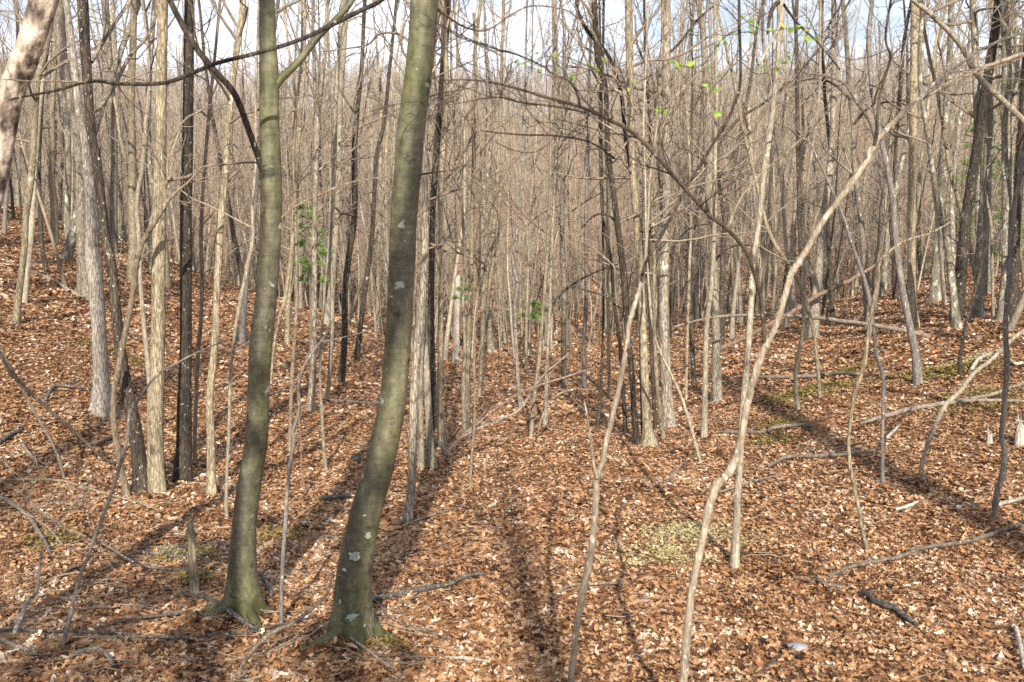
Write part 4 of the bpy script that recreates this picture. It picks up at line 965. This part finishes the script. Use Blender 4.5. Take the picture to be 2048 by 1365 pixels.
S('fallen_branch', 'grey forked stick just right of the dark limbed smooth trunk foot', [(543, 1200, 7), (534, 1173, 7), (517, 1152, 5)], 'wetdead', tw=2)
S('fallen_branch', 'short dark stick lying at the left margin halfway up', [(-6, 893, 9), (21, 874, 10), (46, 864, 7)], 'wetdead')
S('fallen_branch', 'grey forked stick below the short dark stick on the left slope', [(44, 893, 7), (58, 912, 7), (76, 932, 6)], 'dead')
S('fallen_branch', 'dark crooked branch on leaves left of the whitest trunk', [(91, 806, 6), (109, 778, 7), (148, 779, 6), (183, 782, 5)], 'wetdead', tw=3)
S('fallen_branch', 'thin pole running down from the mossy mound on the left bank', [(63, 547, 5), (105, 563, 6), (151, 591, 5), (180, 605, 4)], 'dead')
S('fallen_branch', 'thin pinkish stick on the left bank below the pole', [(110, 648, 3), (150, 664, 4), (183, 676, 3)], 'reddead')
S('leaning_branch', 'long pinkish dead branch slanting down across the left slope', [(-20, 668, 6), (0, 707, 6), (21, 746, 7), (46, 770, 7), (74, 799, 7), (123, 841, 6), (158, 872, 6), (204, 915, 6), (232, 928, 5)], 'dead', 'air', Ys=(7.6, 9.2), tw=4)
S('dead_branch', 'thick end of crossed dead branches propped beside the brown straight trunk', [(892, 912, 10), (909, 887, 9), (930, 869, 8), (962, 841, 6), (1004, 809, 5), (1050, 781, 4.5), (1127, 756, 4), (1190, 735, 3)], 'reddead', 'air', Ys=(10.4, 12), tw=8, twl=.8)
S('dead_branch', 'thinner of the crossed dead branches rising across the hollow', [(925, 872, 6), (986, 844, 6), (1039, 820, 5), (1067, 777, 4.5), (1092, 746, 4), (1138, 707, 3)], 'dead', 'air', Ys=(10.8, 12.5), tw=7, twl=.7)
S('dead_branch', 'forked root piece at the foot of the brown straight trunk', [(870, 886, 10), (885, 898, 9), (893, 915, 9)], 'dead')
S('dead_branch', 'arched dark twig bowing over the middle hollow', [(1075, 868, 4), (1090, 820, 4), (1115, 790, 4), (1150, 779, 4), (1190, 780, 3)], 'brown', 'air', Ys=(12, 12), tw=5)
S('dead_branch', 'crooked dark branch hooking downward in front of the valley stems', [(1102, 620, 3), (1114, 598, 5), (1124, 586, 6), (1150, 566, 4), (1190, 545, 3.5), (1235, 530, 3)], 'dark', 'air', Ys=(15, 16), tw=5, twl=.8)
S('fallen_log', 'grey pole lying behind the stout smooth trunk on the slope', [(654, 803, 5), (690, 807, 7), (730, 810, 7), (766, 811, 6)], 'dead')
S('fallen_branch', 'thin pale twig right of the flecked stem foot', [(804, 1059, 4), (846, 1043, 4), (888, 1029, 3), (925, 1020, 2)], 'dead')
S('fallen_branch', 'white broken branch end at the lower right margin', [(2024, 1262, 10), (2030, 1266, 10), (2037, 1289, 10), (2043, 1320, 9), (2050, 1350, 8)], 'bleach')
S('fallen_branch', 'pale antler like stick on the right slope', [(1942, 744, 7), (1958, 722, 8), (1984, 711, 5)], 'bleach', tw=2)
S('fallen_branch', 'bright yellowish stick touching the dark wavy sapling', [(2013, 718, 6), (2028, 732, 7), (2045, 730, 6)], 'bleach')
S('fallen_branch', 'pale stick running off the right margin above the rotten log', [(1995, 1016, 8), (2020, 1010, 8), (2060, 1000, 7)], 'bleach')
S('fallen_branch', 'slim stick leaning in the leaves near the bottom right', [(1517, 1358, 4), (1550, 1330, 4), (1590, 1300, 3)], 'wetdead')
S('fallen_branch', 'slender pale stick pointing up right in the leaves left of the forked sapling', [(1318, 985, 4), (1340, 962, 5), (1368, 928, 5)], 'dead')
S('fallen_branch', 'light splinter stick near the bottom centre', [(890, 1325, 5), (930, 1328, 5), (972, 1332, 4)], 'bleach')
S('fallen_branch', 'pale stick behind the tall pale furrowed tree', [(1440, 990, 4), (1485, 975, 5), (1530, 962, 5), (1556, 958, 4)], 'dead')
S('fallen_log', 'mossy dark log in the shade of the left trunks, left of their feet', [(160, 900, 7), (195, 893, 9), (225, 880, 7)], 'wetdead')
S('fallen_branch', 'dark stick behind the slender brown trunk on the left slope', [(455, 706, 4), (490, 690, 5), (515, 668, 5), (535, 655, 4)], 'wetdead', 'air', Ys=(13, 13), tw=3)
S('fallen_branch', 'dark low log right of the dark spindly sapling', [(640, 1003, 6), (668, 1000, 10), (700, 998, 8)], 'wetdead', rough=.12)
S('fallen_branch', 'dead brush twig in shade by the stout smooth trunk foot', [(672, 1260, 4), (700, 1285, 5), (735, 1310, 6), (760, 1330, 5), (790, 1350, 4)], 'dead', tw=5)
S('fallen_branch', 'second brush twig fanning from the stout smooth trunk foot', [(760, 1240, 3), (800, 1256, 4), (850, 1272, 4), (905, 1290, 3)], 'wetdead', tw=4)
for k, (lab, pts) in enumerate([('bare twiggy brush sprig tangled behind the sunlit left leaves', [(60, 1010, 4), (100, 1035, 4), (140, 1060, 4), (200, 1085, 3), (260, 1120, 3)]),
                                ('thin pale brush sprig rising at the left edge', [(0, 1040, 3), (40, 1025, 3), (90, 1050, 3), (125, 1090, 3)]),
                                ('dry brush sprig crossing the shadow at left', [(110, 1060, 3), (140, 1020, 3), (165, 985, 2.5), (180, 950, 2)])]):
    S('brush_sprig', lab, pts, 'dead', 'air', Ys=(6.4, 6.0) if k < 2 else (6.2, 6.6), tw=12, twl=0.6)

# stumps
def stump(label, px, py, w, h, mat, jag=0.35, lean=0.0, k=14):
    rg = rng(); p = hit(px, py); Y = p[1]; r = w * Y / F_PX / 2; hh = h * Y / F_PX
    n = 9; s = np.linspace(-0.1, 1, n)
    P = np.array([(p[0] + lean * hh * t, p[1], p[2] + hh * t) for t in s])
    V, Q = flared(P, np.full(n, r) * (1.15 - 0.3 * np.clip(s, 0, 1)), k, rg, 0.07, 0.25)
    V = V.reshape(n, k, 3)
    V[-1, :, 2] += rg.uniform(-jag, jag, k) * hh * 0.5 + np.cos(np.arange(k) * 2 * math.pi / k + 1) * hh * jag * 0.4
    V[-1, :, :2] = V[-1, :, :2] * 0.8 + V[-1, :, :2].mean(0) * 0.2
    V = np.vstack([V.reshape(-1, 3), (V[-1].mean(0) - [0, 0, 0.25 * hh * jag])[None]])
    Tn = np.array([[(n - 1) * k + j, (n - 1) * k + (j + 1) % k, n * k] for j in range(k)])
    o = link('tree_stump', mesh_from('tree_stump', V - p, Q, Tn, M[mat], smooth=True), None)
    o.location = p; o['label'] = label; o['category'] = 'stump'
stump('slim upright broken stub left of the dark limbed smooth trunk', 391, 1192, 16, 166, 'tan', 0.12, -0.03)
stump('small white jagged stump at the right margin', 2038, 893, 15, 48, 'bleach', 0.7)
stump('tiny pale splintered stump left of the white jagged one', 1978, 890, 10, 26, 'bleach', 0.8)
stump('small dark stub standing near the twigs left of the broken stub', 296, 1118, 8, 20, 'wetdead', 0.5)
stump('dark leafy low stump between the smooth trunks', 712, 925, 16, 14, 'wetdead', 0.5)

# rocks
def rock(label, px, py, w, seed):
    rg = np.random.default_rng(seed); p = hit(px, py); r = w * p[1] / F_PX / 2
    import bmesh
    bm = bmesh.new(); bmesh.ops.create_icosphere(bm, subdivisions=4, radius=1)
    ax = rg.standard_normal((7, 3)); ax /= np.linalg.norm(ax, axis=1, keepdims=True); dd = rg.uniform(0.6, 0.9, 7)
    for v in bm.verts:
        c = np.array(v.co)
        for a, d in zip(ax, dd):
            e = c @ a - d
            if e > 0: c = c - a * e * 0.92
        c = c * (1 + 0.03 * math.sin(9 * c[0] + 4 * c[1]) + 0.02 * math.sin(17 * c[2] + 11 * c[1]))
        v.co = Vector((c[0] * r * 1.2, c[1] * r, c[2] * r * 0.45))
    me = bpy.data.meshes.new('rock'); bm.to_mesh(me); bm.free(); me.materials.append(M['stone'])
    o = link('rock', me, None); o.location = (p[0], p[1], p[2] + r * 0.22); o['label'] = label; o['category'] = 'rock'
M['stone'] = bark("grey_stone", (0.16, 0.165, 0.175), (0.28, 0.285, 0.30), 9, 0.05, 0.1, var=0.05)
rock('flat bluish grey stone among the leaves near the bottom right', 1595, 1300, 40, 3)
rock('small pale grey stone beside the blue grey stick at lower left', 70, 1090, 18, 4)

# ------------------------------------------------------------------ the crowd of stems in the valley: one of each kind, then copies
def proto(rg, Ht, r0, n_br, ml, twig, sides=6, bend=0.05, low=0.15, forks=0.35, depth2=True):
    P = [np.array([0, 0, -0.15])]; D = unit(np.array([rg.normal(0, .06), rg.normal(0, .06), 1])); n = 16
    for i in range(n):
        D = unit(D + np.array([rg.normal(0, bend), rg.normal(0, bend), 0.06])); P.append(P[-1] + D * Ht / n)
    P = np.array(P); R = r0 * (1.12 - np.linspace(0, 1, n + 1) ** 0.9 * 0.98); R[0] *= 1.35; R[1] *= 1.05
    P, R = smooth_path(P, R, 2)
    tr = Tubes(); tr.add(P, R, sides)
    if rg.uniform() < forks:
        i = int(len(P) * rg.uniform(0.35, 0.6)); D = unit(D + np.array([rg.normal(0, .35), rg.normal(0, .35), 0])); Q_ = [P[i]]
        m = 10
        for q in range(m):
            D = unit(D + rg.standard_normal(3) * 0.06 + [0, 0, .08]); Q_.append(Q_[-1] + D * (Ht - P[i][2]) / m)
        tr.add(Q_, np.linspace(R[i] * .8, 0.012, m + 1), sides)
        grow_crown(tr2 := Tubes(), rg, np.array(Q_), np.linspace(R[i] * .8, 0.012, m + 1), 0, P[i][2] + .5, n_br // 2, ml, twig)
    else: tr2 = Tubes()
    grow_crown(tr2, rg, P, R, 0, Ht * low, n_br, ml, twig)
    return tr, tr2

KINDS = [  # name mat, height, radius, branches, branch length, low
    ('pale', 13, 0.060, 14, 1.8, .22, 'slim pale cream bare tree among the crowded stems of the valley'),
    ('tan', 15, 0.08, 16, 2.2, .25, 'tan barked bare tree among the crowded stems of the valley'),
    ('oak', 16, 0.105, 16, 2.4, .35, 'stouter grey furrowed bare tree among the crowded stems of the valley'),
    ('dark', 14, 0.07, 14, 2.0, .25, 'dark barked bare tree among the crowded stems of the valley'),
    ('lichen', 15, 0.09, 15, 2.2, .3, 'lichen blotched bare tree among the crowded stems of the valley'),
    ('brown', 8, 0.032, 12, 1.4, .15, 'thin brown understorey tree among the crowded stems of the valley'),
    ('pale', 9, 0.036, 12, 1.4, .15, 'thin whitish understorey tree among the crowded stems of the valley'),
    ('tan', 11, 0.048, 14, 1.7, .2, 'middling tan bare tree forking low among the crowded stems'),
]
protos = []
for k, (mt, ht, r0, nb, ml, low, lab) in enumerate(KINDS):
    for v in range(2):
        rg = np.random.default_rng(900 + k * 7 + v)
        tr, cr = proto(rg, ht, r0, nb, ml, 0.0042, 8, 0.05 if k < 5 else 0.08, low, 0.9 if k == 7 else 0.3)
        protos.append((k, tr.mesh('trunk', M[mt]), cr.mesh('crown', M['twigd' if mt == 'dark' else 'twig'])))
rg = np.random.default_rng(4242)
WK = np.repeat([.14, .19, .08, .14, .08, .13, .12, .12], 2) / 2
placed = []
count = 0; tries = 0
while count < 205 and tries < 20000:
    tries += 1
    y = rg.uniform(20, 52) if count < 190 else rg.uniform(15, 24)
    u = rg.uniform(-0.57, 0.57)
    x = u * y
    # keep the leaf covered floor of the hollow and the near slopes open, as in the photograph
    if y < 29 and -0.30 < u < 0.12: continue
    if y < 21 and abs(u) < 0.42: continue
    if any((x - a) ** 2 + (y - b) ** 2 < 0.8 for a, b in placed): continue
    placed.append((x, y))
    k, mt, mc = protos[rg.choice(16, p=WK)]
    root = bpy.data.objects.new('bare_tree', None); COL.objects.link(root)
    root.location = (x, y, float(H(x, y)))
    s = rg.uniform(0.8, 1.2)
    root.scale = (s * rg.uniform(0.8, 1.15), s, s); root.scale[1] = root.scale[0]
    lv = 0.04 if rg.uniform() < .85 else 0.10
    root.rotation_euler = (rg.normal(0, lv), rg.normal(0, lv), rg.uniform(0, 6.28))
    px_ = CX + x / (y * cp) * F_PX
    zone = ('left of the smooth dark limbed trunk' if px_ < 520 else 'seen between the two smooth trunks' if px_ < 800 else 'seen over the hollow' if px_ < 1180
            else 'behind the clump by the path' if px_ < 1480 else 'right of the tall pale furrowed tree')
    dist = 'farther back' if y > 36 else 'nearer'
    root['label'] = '%s, %s, %s' % (KINDS[k][6].split(' among')[0], dist, zone); root['category'] = 'tree'
    root['group'] = 'crowded bare trees, ' + root['label']
    link('trunk', mt, root); link('crown', mc, root)
    count += 1

# ------------------------------------------------------------------ far wood covering the hillside, one uncountable mass
rg = np.random.default_rng(31)
far = []
for v in range(10):
    T_ = Tubes(); C_ = Tubes()
    r = np.random.default_rng(700 + v)
    Ht = r.uniform(8.2, 11); r0 = r.uniform(0.04, 0.09)
    P = [np.array([0, 0, -0.3])]; D = np.array([0, 0, 1.])
    for i in range(7):
        D = unit(D + np.array([r.normal(0, .07), r.normal(0, .07), 0.1])); P.append(P[-1] + D * Ht / 7)
    P = np.array(P); R = r0 * (1.1 - np.linspace(0, 1, 8) * 0.85)
    T_.add(P, R, 5)
    for q in range(34):
        f = r.uniform(0.18, 0.98); i = min(int(f * 7), 6); p = P[i] * (1 - (f * 7 - i)) + P[i + 1] * (f * 7 - i)
        az = r.uniform(0, 6.28); L = r.uniform(0.8, 2.4) * (1.15 - 0.6 * f); d = unit(np.array([math.cos(az), math.sin(az), r.uniform(0.2, 1.3)]))
        m1 = p + d * L * .5 + r.standard_normal(3) * .08; e1 = m1 + unit(d + [0, 0, .4]) * L * .5
        C_.add([p, m1, e1], [0.016, 0.011, 0.006], 3)
        for w in range(3):
            s0 = p + (m1 - p) * r.uniform(.4, 1) if w == 0 else m1 + (e1 - m1) * r.uniform(0, .9); dd = unit(d + r.standard_normal(3) * .7 + [0, 0, .3])
            C_.add([s0, s0 + dd * L * .22, s0 + dd * L * .42 + [0, 0, .06]], [0.008, 0.006, 0.004], 3)
    far.append((T_.arrays(), C_.arrays()))
NF = 3900
ys = np.sqrt(rg.uniform(38 ** 2, 232 ** 2, NF)); 
ys[:750] = rg.uniform(38, 100, 750)
ys[750:2100] = rg.uniform(180, 240, 1350)
ys[2100:2450] = rg.uniform(24, 48, 350)
xs = rg.uniform(-0.60, 0.60, NF) * (ys + 4)
Vt, Qt, Mi, off = [], [], [], 0
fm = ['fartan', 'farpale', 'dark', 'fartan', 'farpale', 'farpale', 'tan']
for i in range(NF):
    (V1, Q1), (V2, Q2) = far[i % 10]
    a = rg.uniform(0, 6.28); s = rg.uniform(0.75, 1.2)
    fat = s * rg.uniform(0.6, 1.2)
    if i < 750 and abs(xs[i]) < 0.10 * ys[i]: fat *= 0.55      # only slim stems stand in the hollow
    if 2100 <= i < 2450:      # thin undergrowth stems between the nearer trees
        s = rg.uniform(0.35, 0.75); fat = s * rg.uniform(0.5, 0.9)
        if abs(xs[i]) < 0.3 * ys[i] and ys[i] < 29: ys[i] += 8
    c, sn = math.cos(a), math.sin(a)
    loc = np.array([xs[i], ys[i], float(H(xs[i], ys[i]))])
    tx, ty = rg.normal(0, .07, 2)
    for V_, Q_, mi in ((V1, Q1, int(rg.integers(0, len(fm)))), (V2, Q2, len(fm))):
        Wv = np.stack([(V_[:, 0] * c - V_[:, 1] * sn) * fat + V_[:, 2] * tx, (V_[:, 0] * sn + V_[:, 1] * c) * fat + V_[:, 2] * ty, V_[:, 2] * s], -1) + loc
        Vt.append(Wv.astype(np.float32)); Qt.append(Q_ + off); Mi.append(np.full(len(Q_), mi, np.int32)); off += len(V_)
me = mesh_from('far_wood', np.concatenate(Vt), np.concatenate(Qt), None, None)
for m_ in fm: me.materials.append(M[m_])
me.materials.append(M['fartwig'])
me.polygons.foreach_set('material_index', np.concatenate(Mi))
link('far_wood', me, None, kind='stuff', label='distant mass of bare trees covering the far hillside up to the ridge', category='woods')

# ------------------------------------------------------------------ trees behind the viewpoint, whose shadows fall into the picture
def behind(pts, r, crown=8, name='bare_tree', lab='unseen bare tree behind the viewpoint, shaped to shade a smooth trunk'):
    rg = rng(); x, y = pts[0][0], pts[0][1]
    z0 = float(H(x, y)); loc = np.array([x, y, z0])
    P = np.array([(a, b, c) for a, b, c in pts]) - [x, y, 0]; P[0, 2] = -0.1
    P, R = smooth_path(P, np.linspace(1, 0.8, len(P)) * r, 5)
    P, R = extend(P, R, rg, 0, max(P[-1, 2] + 0.6, 13))
    root = bpy.data.objects.new(name, None); COL.objects.link(root); root.location = loc
    root['label'] = lab; root['category'] = 'tree'; root['group'] = 'trees behind the viewpoint'
    V, Q = flared(P, R, 12, rg, 0.04, 0.4); link('trunk', mesh_from('trunk', V, Q, None, M['oak']), root)
    t = Tubes(); grow_crown(t, rg, P, R, 0, 6.5, crown, 2.2, 0.003); link('crown', t.mesh('crown', M['twig']), root)
    return root
behind([(-1.05, -2.5, 0), (-1.15, -2.5, 2.5), (-1.17, -2.5, 4.1), (-1.14, -2.5, 4.9), (-1.01, -2.5, 5.7), (-0.97, -2.5, 6.9), (-0.75, -2.5, 7.7), (-0.5, -2.5, 9)], .09, 6)  # unseen trunk, bent so its shadow runs up the dark limbed smooth trunk
behind([(-0.25, -2.5, 0), (-0.40, -2.5, 2.5), (-0.46, -2.5, 4.0), (-0.39, -2.5, 4.75), (-0.23, -2.5, 5.4), (-0.08, -2.5, 5.9), (-0.03, -2.5, 6.25), (0.10, -2.5, 6.9), (0.35, -2.5, 7.9)], .095, 6)  # unseen trunk, bent to shade the stout smooth trunk and leave lit gaps
for x, y, r in [(1.3, -15, .16), (4.4, -4.0, .17), (-3.6, -7.0, .12), (-6.6, -11, .17), (6.8, -14, .18), (-3.2, -16.0, .2), (9.5, -12, .16), (0.2, -17, .2), (-8.6, 9, .13), (-10.5, 13, .14), (-7.2, 6, .12), (-12.5, 15, .15), (-9.6, 3, .15), (9.5, 11, .15), (11.5, 15, .14), (7.6, 6, .1)]:
    g = np.random.default_rng(int(abs(x * 100))).normal(0, .12, 4)
    behind([(x, y, 0), (x + g[0], y, 3), (x + g[0] + g[1], y, 6), (x + g[0] + g[2], y, 9)], r, lab='unseen bare tree behind the viewpoint, shaped to shade a smooth trunk' if y < 0 else 'bare tree standing just outside the view beside the hollow')
pine('unseen evergreen added behind the viewpoint to shade the lower left floor', 0, 0, 0, 0, 0, 6, 'pine_tree', place=(-1.1, -4.0, 3.4, 5.6, 2.1), dens=4)  # added out of view to throw a broad shade patch at lower left


# ------------------------------------------------------------------ a little air between here and the ridge
bm_v = np.array([(x, y, z) for z in (-30, 62) for y in (-60, 640) for x in (-340, 340)], float)
bq = np.array([[0, 2, 3, 1], [4, 5, 7, 6], [0, 1, 5, 4], [2, 6, 7, 3], [0, 4, 6, 2], [1, 3, 7, 5]])
hm = bpy.data.materials.new('air'); hm.use_nodes = True; nt = hm.node_tree; nt.nodes.clear()
ho = nt.nodes.new('ShaderNodeOutputMaterial'); hv = nt.nodes.new('ShaderNodeVolumePrincipled')
hv.inputs['Density'].default_value = 0.00035; hv.inputs['Color'].default_value = (0.96, 0.95, 0.94, 1); hv.inputs['Anisotropy'].default_value = 0.0
nt.links.new(hv.outputs[0], ho.inputs['Volume'])
link('haze', mesh_from('haze', bm_v, bq, None, hm, smooth=False), None, kind='stuff', label='thin pale air between the near trees and the ridge', category='haze')
